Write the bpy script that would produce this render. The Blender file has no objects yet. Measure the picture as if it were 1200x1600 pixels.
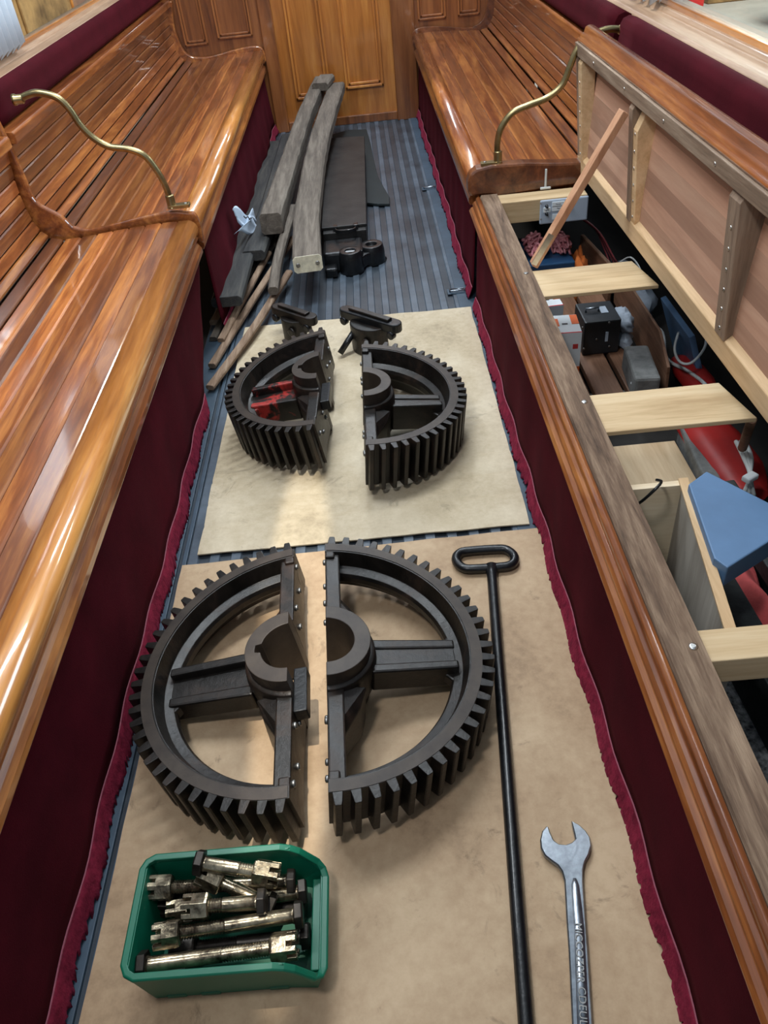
import bpy, bmesh, math, random
from mathutils import Vector, Matrix, noise
R = math.radians
random.seed(7)
SC = bpy.context.scene
COL = SC.collection

# ------------------------------------------------------------------ camera
CH = 1.5
YAW, PIT, ROL, FPX = -0.03355883, 0.70223903, 0.11654177, 1214.469
_fw = Vector((math.sin(YAW)*math.cos(PIT), math.cos(YAW)*math.cos(PIT), -math.sin(PIT)))
_rt0 = Vector((math.cos(YAW), -math.sin(YAW), 0)); _dn0 = _fw.cross(_rt0)
_rt = _rt0*math.cos(ROL) + _dn0*math.sin(ROL)
_dn = -_rt0*math.sin(ROL) + _dn0*math.cos(ROL)
cd = bpy.data.cameras.new('camera'); cam = bpy.data.objects.new('camera', cd); COL.objects.link(cam)
cd.sensor_fit = 'VERTICAL'; cd.sensor_height = 36.0; cd.lens = FPX*36.0/1600.0; cd.clip_start = .02
m = Matrix((_rt, -_dn, -_fw)).transposed().to_4x4(); m.translation = Vector((0, 0, CH))
cam.matrix_world = m
SC.camera = cam
CAM = Vector((0, 0, CH))
def ray(px, py): return _rt*((px-600)/FPX) + _dn*((py-800)/FPX) + _fw
def onz(px, py, z=0.0):
    d = ray(px, py); return CAM + d*((z-CH)/d.z)
def ony(px, py, y):
    d = ray(px, py); return CAM + d*(y/d.y)
def onx(px, py, x):
    d = ray(px, py); return CAM + d*(x/d.x)

# ------------------------------------------------------------------ light and exposure
SC.view_settings.view_transform = 'Standard'; SC.view_settings.look = 'None'
SC.view_settings.exposure = 0.42; SC.view_settings.gamma = 1.0; SC.view_settings.use_curve_mapping = False
w = bpy.data.worlds.new('hall_light'); SC.world = w; w.use_nodes = True
bg = w.node_tree.nodes['Background']; bg.inputs[0].default_value = (.72, .86, 1.0, 1); bg.inputs[1].default_value = .27
def area(name, loc, target, sx, sy, power, col):
    l = bpy.data.lights.new(name, 'AREA'); l.shape = 'RECTANGLE'; l.size = sx; l.size_y = sy; l.energy = power; l.color = col
    o = bpy.data.objects.new(name, l); COL.objects.link(o); o.location = loc
    o.rotation_euler = (Vector(target)-Vector(loc)).to_track_quat('-Z', 'Y').to_euler(); return o
area('key_lamp', (-.55, .25, 2.65), (.25, 1.9, .2), .25, .25, 15, (.97, .98, 1.0))
area('hall_tube_lamp_near', (-.3, 2.6, 3.1), (-.1, 2.7, 0), .3, 2.4, 60, (.90, .96, 1.0))
area('hall_tube_lamp_far', (.1, 5.6, 3.2), (-.1, 5.0, 0), .4, 2.0, 62, (.86, .93, 1.0))
area('hall_window_right', (5.5, 4.5, 3.4), (-.6, 3.2, .6), 2.2, 2.2, 190, (.75, .87, 1.0))
area('hall_fill_left', (-2.2, 8.6, 3.0), (-3.1, 9.8, .4), .4, 2.5, 110, (1.0, .86, .66))  # added fill that brightens the golden brown wood behind the left window
area('hall_fill_right', (4.8, 10.5, 4.0), (4.8, 10.8, 0), 1.0, 3.0, 420, (1.0, .95, .86))  # added fill that brightens the hall floor and objects beyond the right window
sp = bpy.data.lights.new('light_stripe_spot', 'SPOT'); sp.energy = 260; sp.color = (1.0, .93, .80); sp.spot_size = R(30); sp.spot_blend = .35; sp.shadow_soft_size = .02  # added spot, cone squeezed to lay a warm stripe between the gear halves
so = bpy.data.objects.new('light_stripe_spot', sp); COL.objects.link(so); so.location = (-.30, .75, 3.2); so.scale = (.12, 1, 1)
so.rotation_euler = (Vector((-.30, 1.25, 0))-Vector(so.location)).to_track_quat('-Z', 'Y').to_euler()

# ------------------------------------------------------------------ materials
MATS = {}
def nt(name):
    m = bpy.data.materials.new(name); m.use_nodes = True; t = m.node_tree
    return m, t, t.nodes['Principled BSDF']
def ramp(t, fac, stops):
    r = t.nodes.new('ShaderNodeValToRGB'); t.links.new(fac, r.inputs[0])
    e = r.color_ramp.elements
    while len(e) < len(stops): e.new(.5)
    for i, (p, c) in enumerate(stops): e[i].position = p; e[i].color = (*c, 1)
    return r.outputs[0]
def coords(t, scale, rot=(0, 0, 0)):
    c = t.nodes.new('ShaderNodeTexCoord'); mp = t.nodes.new('ShaderNodeMapping'); mp.inputs['Scale'].default_value = scale
    mp.inputs['Rotation'].default_value = rot
    t.links.new(c.outputs['Object'], mp.inputs[0]); return mp.outputs[0]
def noi(t, vec, scale, detail=4, rough=.6, dist=0):
    n = t.nodes.new('ShaderNodeTexNoise'); n.inputs['Scale'].default_value = scale; n.inputs['Detail'].default_value = detail
    n.inputs['Roughness'].default_value = rough; n.inputs['Distortion'].default_value = dist
    t.links.new(vec, n.inputs['Vector']); return n.outputs['Fac']
def tone_mix(t, colr, amt):
    a = t.nodes.new('ShaderNodeAttribute'); a.attribute_name = 'tone'
    mr = t.nodes.new('ShaderNodeMapRange'); mr.inputs['To Min'].default_value = 1-amt; mr.inputs['To Max'].default_value = 1+amt
    t.links.new(a.outputs['Fac'], mr.inputs['Value'])
    h = t.nodes.new('ShaderNodeHueSaturation'); t.links.new(mr.outputs[0], h.inputs['Value']); t.links.new(colr, h.inputs['Color'])
    return h.outputs[0]
def bump(t, b, fac, strength, dist=.01):
    n = t.nodes.new('ShaderNodeBump'); n.inputs['Strength'].default_value = strength; n.inputs['Distance'].default_value = dist
    t.links.new(fac, n.inputs['Height']); t.links.new(n.outputs[0], b.inputs['Normal'])
def wood(name, dark, mid, light, rough=.45, coat=0, grain='y', tone=.35, sc=1.0, bmp=.15, spec=.5):
    m, t, b = nt(name)
    s = {'y': (9, .7, 9), 'z': (9, 9, .7), 'x': (.7, 9, 9)}[grain]
    v = coords(t, s)
    a = t.nodes.new('ShaderNodeAttribute'); a.attribute_name = 'tone'
    off = t.nodes.new('ShaderNodeVectorMath'); off.operation = 'MULTIPLY_ADD'; off.inputs[1].default_value = (0, 0, 0)
    add = t.nodes.new('ShaderNodeVectorMath'); add.operation = 'ADD'
    cmb = t.nodes.new('ShaderNodeCombineXYZ'); mu = t.nodes.new('ShaderNodeMath'); mu.operation = 'MULTIPLY'; mu.inputs[1].default_value = 37
    t.links.new(a.outputs['Fac'], mu.inputs[0])
    for k in range(3): t.links.new(mu.outputs[0], cmb.inputs[k])
    t.links.new(v, add.inputs[0]); t.links.new(cmb.outputs[0], add.inputs[1])
    n1 = noi(t, add.outputs[0], 1.6*sc, 5, .62, .6); n2 = noi(t, add.outputs[0], 9*sc, 3, .7, .2)
    mx = t.nodes.new('ShaderNodeMath'); mx.operation = 'MULTIPLY_ADD'; mx.inputs[1].default_value = .35
    t.links.new(n2, mx.inputs[0]); t.links.new(n1, mx.inputs[2])
    c = ramp(t, mx.outputs[0], [(.42, dark), (.66, mid), (.9, light)])
    t.links.new(tone_mix(t, c, tone), b.inputs['Base Color'])
    b.inputs['Roughness'].default_value = rough; b.inputs['Coat Weight'].default_value = coat; b.inputs['Coat Roughness'].default_value = .07
    b.inputs['Specular IOR Level'].default_value = spec
    if bmp: bump(t, b, n2, bmp, .002)
    MATS[name] = m; return m
def plain(name, c, rough=.5, metal=0, var=.25, scale=20, c2=None, bmp=0, coat=0, sheen=0, bscale=None, tone=.3):
    m, t, b = nt(name)
    v = coords(t, (1, 1, 1)); n = noi(t, v, scale, 5, .65)
    c2 = c2 or tuple(x*(1-var) for x in c)
    t.links.new(tone_mix(t, ramp(t, n, [(.35, c2), (.65, c)]), tone), b.inputs['Base Color'])
    b.inputs['Roughness'].default_value = rough; b.inputs['Metallic'].default_value = metal
    b.inputs['Coat Weight'].default_value = coat; b.inputs['Sheen Weight'].default_value = sheen
    if sheen: b.inputs['Specular IOR Level'].default_value = .08; b.inputs['Sheen Tint'].default_value = (*[min(1, x*6+.02) for x in c], 1); b.inputs['Sheen Roughness'].default_value = .45
    if bmp: bump(t, b, noi(t, v, bscale or scale*3, 4, .6), bmp, .004)
    MATS[name] = m; return m
wood('varnish', (.075, .020, .007), (.27, .080, .022), (.60, .235, .060), .28, 1, 'y', .62, 1.1, .03)
wood('varnish_dark', (.050, .014, .007), (.135, .042, .015), (.27, .095, .034), .32, .9, 'y', .35, 1.0, .05)
wood('varnish_amber', (.17, .050, .012), (.44, .165, .036), (.72, .33, .085), .28, 1, 'y', .25, .8, .03)
wood('varnish_wall', (.10, .030, .010), (.26, .085, .024), (.40, .15, .045), .34, .8, 'z', .3, .8, .04)
wood('varnish_door', (.22, .066, .012), (.43, .150, .028), (.60, .255, .055), .30, .9, 'z', .3, .6, .03)
wood('rough_rail', (.045, .025, .015), (.16, .10, .063), (.32, .225, .15), .85, 0, 'y', .2, 3.2, .9)
wood('pale_beam', (.42, .28, .14), (.60, .44, .25), (.72, .57, .36), .7, 0, 'x', .2, 1.2, .2)
wood('pale_frame', (.46, .29, .14), (.62, .42, .23), (.74, .54, .32), .6, 0, 'y', .25, 1.2, .2)
wood('pink_slat', (.38, .20, .13), (.50, .285, .19), (.62, .39, .27), .65, 0, 'y', .30, .6, .1)
wood('grey_frame', (.10, .065, .042), (.24, .165, .11), (.42, .32, .23), .7, 0, 'y', .2, 1.5, .4)
wood('grey_upright', (.12, .075, .05), (.27, .185, .125), (.42, .31, .22), .7, 0, 'z', .2, 1.5, .4)
wood('strut_wood', (.34, .15, .075), (.50, .26, .145), (.62, .36, .21), .6, 0, 'z', .2, 1.2, .2)
wood('weathered', (.060, .048, .038), (.115, .094, .075), (.20, .17, .138), .85, 0, 'y', .35, 2.0, .7)
wood('weathered_brown', (.10, .062, .038), (.24, .155, .10), (.42, .31, .22), .85, 0, 'y', .3, 2.0, .6)
wood('tarred_board', (.012, .013, .014), (.030, .031, .032), (.07, .068, .06), .75, 0, 'y', .3, 2.0, .6)
wood('brown_board', (.07, .032, .017), (.17, .082, .045), (.26, .14, .085), .65, 0, 'y', .3, 1.5, .2)
wood('ply', (.42, .28, .15), (.56, .40, .24), (.70, .54, .35), .7, 0, 'y', .2, 1.0, .15)
wood('sill_wood', (.20, .11, .06), (.36, .22, .13), (.50, .34, .22), .5, .15, 'y', .2, 1.0, .05)
wood('pine', (.58, .42, .24), (.76, .62, .42), (.86, .75, .56), .7, 0, 'x', .1, 1.0, .15)
wood('grey_ply', (.22, .19, .15), (.36, .32, .27), (.48, .44, .38), .7, 0, 'z', .1, .8, .1)
plain('velvet', (.066, .0040, .0095), .95, 0, .35, 6, sheen=.04, bmp=.2, bscale=300)
plain('velvet_hem', (.22, .018, .042), .9, 0, .55, 40, sheen=.2, bmp=.6, bscale=160)
plain('velvet_seam', (.36, .10, .14), .9, 0, .2, 60)
plain('velvet_pad', (.058, .0040, .0085), .95, 0, .3, 5, sheen=.10, bmp=.15, bscale=300)
plain('brass', (.42, .34, .17), .32, 1, .35, 25, bmp=.05)
plain('steel', (.38, .42, .47), .30, .9, .4, 35, bmp=.08)
plain('bright_screw', (.75, .76, .74), .3, 1, .2, 30)
plain('dull_screw', (.33, .33, .32), .45, 1, .3, 30)
plain('black_iron', (.012, .013, .015), .35, .3, .4, 30, bmp=.25, coat=.2)
plain('black_tin', (.026, .025, .024), .5, .3, .6, 9, (.008, .008, .009), bmp=.15)
plain('rubber', (.010, .017, .019), .7, 0, .3, 10)
plain('green_plastic', (.003, .135, .075), .38, 0, .12, 6)
plain('bolt_steel', (.50, .42, .29), .24, .9, .6, 34, (.035, .026, .018), bmp=.15)
plain('bolt_dark', (.055, .048, .042), .38, .8, .5, 22, bmp=.15)
plain('white_cloth', (.62, .71, .80), .85, 0, .1, 8)
plain('paper', (.55, .66, .80), .8, 0, .1, 8)
plain('panel_grey', (.42, .50, .60), .4, 0, .05, 8)
plain('sticker', (.80, .88, .92), .5, 0, .03, 8)
plain('ink', (.05, .05, .06), .6)
plain('blue_plastic', (.13, .29, .52), .35, 0, .1, 8)
plain('blue_dark', (.015, .06, .14), .35, 0, .2, 8)
plain('blue_slab', (.115, .225, .40), .55, 0, .18, 5, bmp=.05)
plain('orange_cloth', (.75, .19, .035), .9, 0, .3, 16)
plain('orange_print', (.86, .16, .03), .6, 0, .06, 8)
plain('white_card', (.74, .80, .84), .6, 0, .04, 8)
plain('red_print', (.62, .05, .05), .6)
plain('black_plastic', (.018, .022, .027), .42, 0, .3, 20, bmp=.15)
plain('grey_bag', (.36, .42, .50), .7, 0, .3, 18, bmp=.3)
plain('concrete', (.20, .205, .20), .85, 0, .45, 22, bmp=.5)
plain('red_plastic', (.46, .025, .022), .4, 0, .25, 7)
plain('pink_cloth', (.62, .10, .10), .95, 0, .2, 25, bmp=.3)
plain('white_cable', (.62, .66, .66), .5, 0, .1, 10)
plain('red_wire', (.33, .05, .06), .5, 0, .4, 40)
plain('pink_wire', (.72, .33, .36), .5, 0, .6, 55, (.35, .08, .10))
plain('black_bar', (.035, .042, .045), .6, .2, .5, 40, bmp=.4)
plain('floor_rubber', (.078, .102, .130), .40, 0, .55, 5, (.032, .042, .056), bmp=.12, tone=.75)
plain('hatch_paint', (.050, .085, .125), .5, 0, .3, 9, bmp=.1)
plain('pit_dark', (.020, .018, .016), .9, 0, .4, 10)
plain('gravel', (.34, .345, .35), .95, 0, .6, 60, (.03, .03, .033), bmp=.9, bscale=45)
plain('hall_concrete', (.30, .29, .26), .8, 0, .2, 2)
plain('hall_wood', (.55, .34, .14), .6, 0, .75, 2.2)
plain('navy', (.02, .025, .05), .9, 0, .3, 6)
plain('signal_red', (.70, .03, .03), .5, 0, .1, 6)

def board_mat(name, a, b_, c, crease=False):
    m, t, b = nt(name); v = coords(t, (1, 1, 1))
    n1 = noi(t, v, 3.2, 6, .62, .4); n2 = noi(t, v, 45, 4, .7)
    mx = t.nodes.new('ShaderNodeMath'); mx.operation = 'MULTIPLY_ADD'; mx.inputs[1].default_value = .38
    t.links.new(n2, mx.inputs[0]); t.links.new(n1, mx.inputs[2])
    col = ramp(t, mx.outputs[0], [(.38, a), (.60, b_), (.88, c)])
    n3 = noi(t, v, 7.5, 7, .72, 1.4)
    dirt = ramp(t, n3, [(.60, (0, 0, 0)), (.74, (.75, .75, .75))])
    mix = t.nodes.new('ShaderNodeMix'); mix.data_type = 'RGBA'; t.links.new(dirt, mix.inputs[0]); t.links.new(col, mix.inputs[6])
    mix.inputs[7].default_value = (*[x*.62 for x in a], 1)
    t.links.new(mix.outputs[2], b.inputs['Base Color']); b.inputs['Roughness'].default_value = .62
    b.inputs['Specular IOR Level'].default_value = .35
    bump(t, b, n2, .1, .002); MATS[name] = m
board_mat('hardboard', (.22, .14, .08), (.42, .285, .17), (.56, .41, .26))
board_mat('cardboard', (.29, .23, .15), (.50, .41, .275), (.66, .57, .42))
# oily cast iron with rust
def iron(name, red=False):
    m, t, b = nt(name); v = coords(t, (1, 1, 1))
    n = noi(t, v, 11, 7, .7, .6); n2 = noi(t, v, 60, 4, .7)
    c = ramp(t, n, [(.34, (.003, .0026, .0022)), (.52, (.009, .0065, .005)), (.76, (.045, .024, .015))])
    if red:
        n3 = noi(t, v, 9, 4, .6, 1)
        k = ramp(t, n3, [(.50, (0, 0, 0)), (.58, (1, 1, 1))])
        mix = t.nodes.new('ShaderNodeMix'); mix.data_type = 'RGBA'; t.links.new(k, mix.inputs[0]); t.links.new(c, mix.inputs[6])
        mix.inputs[7].default_value = (.36, .028, .022, 1); c = mix.outputs[2]
    t.links.new(tone_mix(t, c, .5), b.inputs['Base Color'])
    rr = t.nodes.new('ShaderNodeMapRange'); rr.inputs['To Min'].default_value = .22; rr.inputs['To Max'].default_value = .6
    t.links.new(n, rr.inputs['Value']); t.links.new(rr.outputs[0], b.inputs['Roughness'])
    b.inputs['Specular IOR Level'].default_value = .45
    bump(t, b, n2, .35, .003); MATS[name] = m
iron('iron'); iron('iron_red', True)
plain('machined', (.050, .037, .028), .5, .2, .45, 18, (.028, .020, .016), bmp=.15)
plain('machined_worn', (.42, .37, .28), .42, .55, .5, 22, (.17, .14, .10), bmp=.15)
# window glass
m, t, b = nt('glass'); gl = t.nodes.new('ShaderNodeBsdfGlossy'); gl.inputs['Roughness'].default_value = .02
tr = t.nodes.new('ShaderNodeBsdfTransparent'); tr.inputs[0].default_value = (.9, .94, .94, 1)
fr = t.nodes.new('ShaderNodeFresnel'); fr.inputs[0].default_value = 1.5; mx = t.nodes.new('ShaderNodeMixShader')
ge = t.nodes.new('ShaderNodeNewGeometry'); sb = t.nodes.new('ShaderNodeMath'); sb.operation = 'SUBTRACT'; sb.use_clamp = True; t.links.new(fr.outputs[0], sb.inputs[0]); t.links.new(ge.outputs['Backfacing'], sb.inputs[1]); t.links.new(sb.outputs[0], mx.inputs[0]); t.links.new(tr.outputs[0], mx.inputs[1]); t.links.new(gl.outputs[0], mx.inputs[2])
t.links.new(mx.outputs[0], t.nodes['Material Output'].inputs['Surface']); MATS['glass'] = m

# ------------------------------------------------------------------ mesh helpers
ORG = {}
class MB:
    def __init__(s): s.v = []; s.f = []; s.t = []; s.sm = []
    def add(s, vs, fs, tone=.5, smooth=False):
        k = len(s.v); s.v += [Vector(v) for v in vs]
        for f in fs: s.f.append([i+k for i in f]); s.t.append(tone); s.sm.append(smooth)
        return s
    def box(s, c, size, rot=None, tone=.5):
        x, y, z = [q/2 for q in size]
        M = (rot if isinstance(rot, Matrix) else (Matrix.Rotation(rot, 3, 'Z') if rot else Matrix.Identity(3)))
        vs = [Vector(c)+M @ Vector((a*x, b_*y, d*z)) for a in (-1, 1) for b_ in (-1, 1) for d in (-1, 1)]
        return s.add(vs, [(0, 1, 3, 2), (4, 6, 7, 5), (0, 4, 5, 1), (2, 3, 7, 6), (0, 2, 6, 4), (1, 5, 7, 3)], tone)
    def span(s, x0, x1, y0, y1, z0, z1, tone=.5):
        return s.box(((x0+x1)/2, (y0+y1)/2, (z0+z1)/2), (abs(x1-x0), abs(y1-y0), abs(z1-z0)), None, tone)
    def prism(s, prof, fn, a, b_, tone=.5, smooth=False, seg=1):
        """closed profile of 2D points, fn(p, q, t) -> 3D, swept from a to b"""
        n = len(prof); vs = []
        for i in range(seg+1):
            q = a+(b_-a)*i/seg; vs += [fn(p[0], p[1], q) for p in prof]
        fs = [(i*n+j, i*n+(j+1) % n, (i+1)*n+(j+1) % n, (i+1)*n+j) for i in range(seg) for j in range(n)]
        s.add(vs, fs, tone, smooth)
        k = len(s.v)-len(vs)
        s.f.append([k+j for j in range(n)][::-1]); s.t.append(tone); s.sm.append(False)
        s.f.append([k+seg*n+j for j in range(n)]); s.t.append(tone); s.sm.append(False)
        return s
    def sweep(s, path, sec, up=(0, 0, 1), tone=.5, smooth=False, closed=False, scale=None):
        path = [Vector(p) for p in path]; n = len(sec); m_ = len(path); vs = []; up = Vector(up)
        for i, p in enumerate(path):
            if closed: d = path[(i+1) % m_]-path[i-1]
            else: d = path[min(i+1, m_-1)]-path[max(i-1, 0)]
            d.normalize(); r = d.cross(up)
            if r.length < 1e-4: r = d.cross(Vector((1, 0, 0)))
            r.normalize(); u = r.cross(d); k = scale[i] if scale else 1
            vs += [p+r*(a*k)+u*(b_*k) for a, b_ in sec]
        fs = [((i % m_)*n+j, (i % m_)*n+(j+1) % n, ((i+1) % m_)*n+(j+1) % n, ((i+1) % m_)*n+j) for i in range(m_ if closed else m_-1) for j in range(n)]
        s.add(vs, fs, tone, smooth)
        if not closed:
            k = len(s.v)-len(vs)
            s.f += [[k+j for j in range(n)][::-1], [k+(m_-1)*n+j for j in range(n)]]; s.t += [tone]*2; s.sm += [False]*2
        return s
    def tube(s, path, r, seg=12, closed=False, tone=.5, scale=None):
        return s.sweep(path, [(r*math.cos(2*math.pi*i/seg), r*math.sin(2*math.pi*i/seg)) for i in range(seg)], (0, .03, 1), tone, True, closed, scale)
    def lathe(s, o, ax, prof, seg=24, tone=.5, hexa=False):
        """prof = [(distance along axis, radius)]"""
        o = Vector(o); ax = Vector(ax).normalized(); a = ax.orthogonal().normalized(); b_ = ax.cross(a)
        vs = []
        for h, r in prof: vs += [o+ax*h+(a*math.cos(2*math.pi*i/seg)+b_*math.sin(2*math.pi*i/seg))*r for i in range(seg)]
        fs = [(i*seg+j, i*seg+(j+1) % seg, (i+1)*seg+(j+1) % seg, (i+1)*seg+j) for i in range(len(prof)-1) for j in range(seg)]
        s.add(vs, fs, tone, seg > 8); k = len(s.v)-len(vs)
        s.f += [[k+j for j in range(seg)][::-1], [k+(len(prof)-1)*seg+j for j in range(seg)]]; s.t += [tone]*2; s.sm += [False]*2
        return s
    def grid(s, fn, nu, nv, tone=.5, smooth=True, thick=0):
        vs = [Vector(fn(i/nu, j/nv)) for i in range(nu+1) for j in range(nv+1)]
        fs = [(i*(nv+1)+j, (i+1)*(nv+1)+j, (i+1)*(nv+1)+j+1, i*(nv+1)+j+1) for i in range(nu) for j in range(nv)]
        return s.add(vs, fs, tone, smooth)
    def ring(s, a0, a1, seg, sec, tone=.5, smooth=True, c=(0, 0)):
        """half ring: sec = closed [(r, z)] ; angles in radians"""
        n = len(sec); vs = []
        for i in range(seg+1):
            a = a0+(a1-a0)*i/seg
            vs += [((c[0]+r(a) if callable(r) else c[0]+r*math.cos(a)), c[1]+r*math.sin(a), z) for r, z in sec]
        fs = [(i*n+j, i*n+(j+1) % n, (i+1)*n+(j+1) % n, (i+1)*n+j) for i in range(seg) for j in range(n)]
        s.add(vs, fs, tone, smooth); k = len(s.v)-len(vs)
        s.f += [[k+j for j in range(n)][::-1], [k+seg*n+j for j in range(n)]]; s.t += [tone]*2; s.sm += [False]*2
        return s
    def build(s, name, mat, parent=None, bevel=0, solid=0, sub=0):
        if parent is not None: o = ORG[parent.name]
        else:
            lo = [min(v[k] for v in s.v) for k in range(3)]; hi = [max(v[k] for v in s.v) for k in range(3)]
            o = Vector(((lo[0]+hi[0])/2, (lo[1]+hi[1])/2, lo[2]))
        me = bpy.data.meshes.new(name); me.from_pydata([v-o for v in s.v], [], s.f)
        bm = bmesh.new(); bm.from_mesh(me); bmesh.ops.recalc_face_normals(bm, faces=bm.faces); bm.to_mesh(me); bm.free()
        at = me.attributes.new('tone', 'FLOAT', 'FACE')
        for i, q in enumerate(s.t): at.data[i].value = q
        for i, q in enumerate(s.sm): me.polygons[i].use_smooth = q
        me.materials.append(MATS[mat])
        ob = bpy.data.objects.new(name, me); COL.objects.link(ob); ORG[ob.name] = o
        if parent is not None: ob.parent = parent
        else: ob.location = o
        if solid: d = ob.modifiers.new('solid', 'SOLIDIFY'); d.thickness = solid; d.offset = 0
        if bevel:
            d = ob.modifiers.new('bevel', 'BEVEL'); d.width = bevel; d.segments = 2; d.limit_method = 'ANGLE'; d.angle_limit = R(35)
            d.harden_normals = False
        if sub: d = ob.modifiers.new('sub', 'SUBSURF'); d.levels = sub; d.render_levels = sub
        return ob
def tag(o, label, cat, group=None, kind=None):
    o['label'] = label; o['category'] = cat
    if group: o['group'] = group
    if kind: o['kind'] = kind
    return o
def thing(name, label, cat, loc=(0, 0, 0), group=None):
    o = bpy.data.objects.new(name, None); o.empty_display_size = .05; COL.objects.link(o); o.location = loc
    ORG[o.name] = Vector(loc); return tag(o, label, cat, group)
def local(name, label, cat, loc, rot=(0, 0, 0), group=None):
    """thing whose parts are modelled around its own origin"""
    o = thing(name, label, cat, loc, group); o.rotation_euler = rot; ORG[o.name] = Vector((0, 0, 0)); return o
def struct(name, mb, mat, bevel=0):
    o = mb.build(name, mat, None, bevel); o['kind'] = 'structure'; return o

# ------------------------------------------------------------------ the setting
XC = -.145                                    # centre line of the aisle
YE = 6.17                                     # end bulkhead
DIV_L, DIV_R = 2.92, 3.09                     # bench dividers
# aisle floor with raised ribs along the car
mb = MB(); mb.span(-.76, .47, -1.2, YE+.02, -.04, 0, .26)
x = -.755
while x < .44:
    mb.prism([(x, -.001), (x+.004, .006), (x+.030, .006), (x+.034, -.001)], lambda a, c, q: (a, q, c), -1.2, YE+.02, .62+.25*random.random()); x += .062
struct('floor', mb, 'floor_rubber')
mb = MB(); mb.span(.315, .47, -1.2, YE, -.002, .0075); struct('trim_1', mb, 'hatch_paint', .003)
mb = MB(); mb.span(-.755, -.655, -1.2, 3.2, -.002, .0085); mb.span(-.645, -.632, -1.2, 3.2, -.002, .0085); struct('trim_2', mb, 'hatch_paint', .002)
# floor of the locker under the open bench, and what lies beneath the car
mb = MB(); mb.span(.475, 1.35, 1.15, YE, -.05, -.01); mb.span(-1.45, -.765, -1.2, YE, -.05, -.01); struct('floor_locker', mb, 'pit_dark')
mb = MB(); mb.span(-11, 11, -4, 18, -.55, -.505); struct('ground', mb, 'gravel')
mb = MB(); mb.span(.475, 1.24, -1.2, 1.14, -.12, -.035); struct('floor_ballast', mb, 'gravel')
# end bulkhead
def sx(side, u): return XC+side*u
mb = MB()
mb.span(-1.50, -.655, YE, YE+.05, 0, 2.1); mb.span(.36, 1.22, YE, YE+.05, 0, 2.1)
struct('wall_far', mb, 'varnish_wall')
def panel(mb, x0, x1, z0, z1, y, d=.02, w=.018, tone=.35):
    mb.span(x0, x1, y-.006, y, z0, z1, tone)
    for k, (a, b_) in enumerate(((0, .010), (w, .006))):
        i = a
        mb.span(x0+i, x1-i, y-d+k*.006, y-.004, z0+i, z0+i+w*.7, tone+.2)
        mb.span(x0+i, x1-i, y-d+k*.006, y-.004, z1-i-w*.7, z1-i, tone+.2)
        mb.span(x0+i, x0+i+w*.7, y-d+k*.006, y-.004, z0+i, z1-i, tone+.3)
        mb.span(x1-i-w*.7, x1-i, y-d+k*.006, y-.004, z0+i, z1-i, tone+.2)
mb = MB()
panel(mb, -.955, -.715, .62, 1.9, YE); panel(mb, -1.185, -1.025, .60, 1.9, YE)
panel(mb, .41, .60, .60, 1.9, YE); panel(mb, .68, .83, .60, 1.9, YE)
struct('trim_3', mb, 'varnish_wall', .003)
mb = MB(); mb.span(-.655, -.565, YE-.035, YE+.05, 0, 2.1); struct('trim_4', mb, 'varnish_wall', .006)
mb = MB(); mb.span(.225, .385, YE-.035, YE+.05, 0, 2.1, .1); struct('trim_5', mb, 'varnish_wall', .006)
# two panel door
mb = MB(); mb.span(-.565, .225, YE, YE+.04, .012, 2.0, .6)
dr = struct('door_1', mb, 'varnish_door')
ORG[dr.name] = ORG[dr.name]
mb = MB()
panel(mb, -.485, -.235, .20, 1.85, YE, .022, .022, .5); panel(mb, -.125, .145, .235, 1.85, YE, .022, .022, .7)
mb.build('panel', 'varnish_door', dr, .003)
mb = MB(); mb.span(-.565, .225, YE-.02, YE+.005, .006, .06, .3); mb.build('kick_rail', 'varnish_wall', dr, .004)

# side walls below and between the windows, sills, glass
def side_wall(side, du):
    s = side; nm = 'left' if s < 0 else 'right'
    X = lambda u: sx(s, u+du)
    mb = MB(); mb.span(X(1.16), X(1.28), -1.2, YE+.05, .42, .99); struct('wall_'+nm, mb, 'varnish_dark')
    mb = MB(); mb.prism([(1.125, .955), (1.125, .992), (1.135, 1.002), (1.195, 1.002), (1.198, 1.008), (1.205, 1.018), (1.22, 1.018), (1.31, 1.018), (1.31, .955)],
                        lambda a, c, q: (X(a), q, c), -1.2, YE)
    struct('trim_6' if s < 0 else 'trim_7', mb, 'sill_wood', .003)
    dv = 3.28
    n = 1 if s < 0 else 3
    for k, (a, b_) in enumerate(((-1.2, dv-.035), (dv+.035, YE-.05))):
        mb = MB()
        mb.span(X(1.215), X(1.243), a, b_, 1.012, 1.035, .6); mb.span(X(1.215), X(1.243), a, b_, 1.85, 1.90, .6)
        mb.span(X(1.215), X(1.243), a, a+.04, 1.035, 1.85); mb.span(X(1.215), X(1.243), b_-.04, b_, 1.035, 1.85)
        wd = struct('window_%d' % (n+k), mb, 'varnish_amber', .004)
        g = MB(); g.span(X(1.227), X(1.231), a+.04, b_-.04, 1.035, 1.85); g.build('pane', 'glass', wd)
    mb = MB(); mb.span(X(1.20), X(1.30), dv-.035, dv+.035, 1.0, 2.0); mb.span(X(1.2), X(1.3), -1.2, YE, 1.90, 2.05); struct('trim_8' if s < 0 else 'trim_9', mb, 'varnish', .006)
side_wall(-1, 0.02); side_wall(1, -.03)

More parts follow.
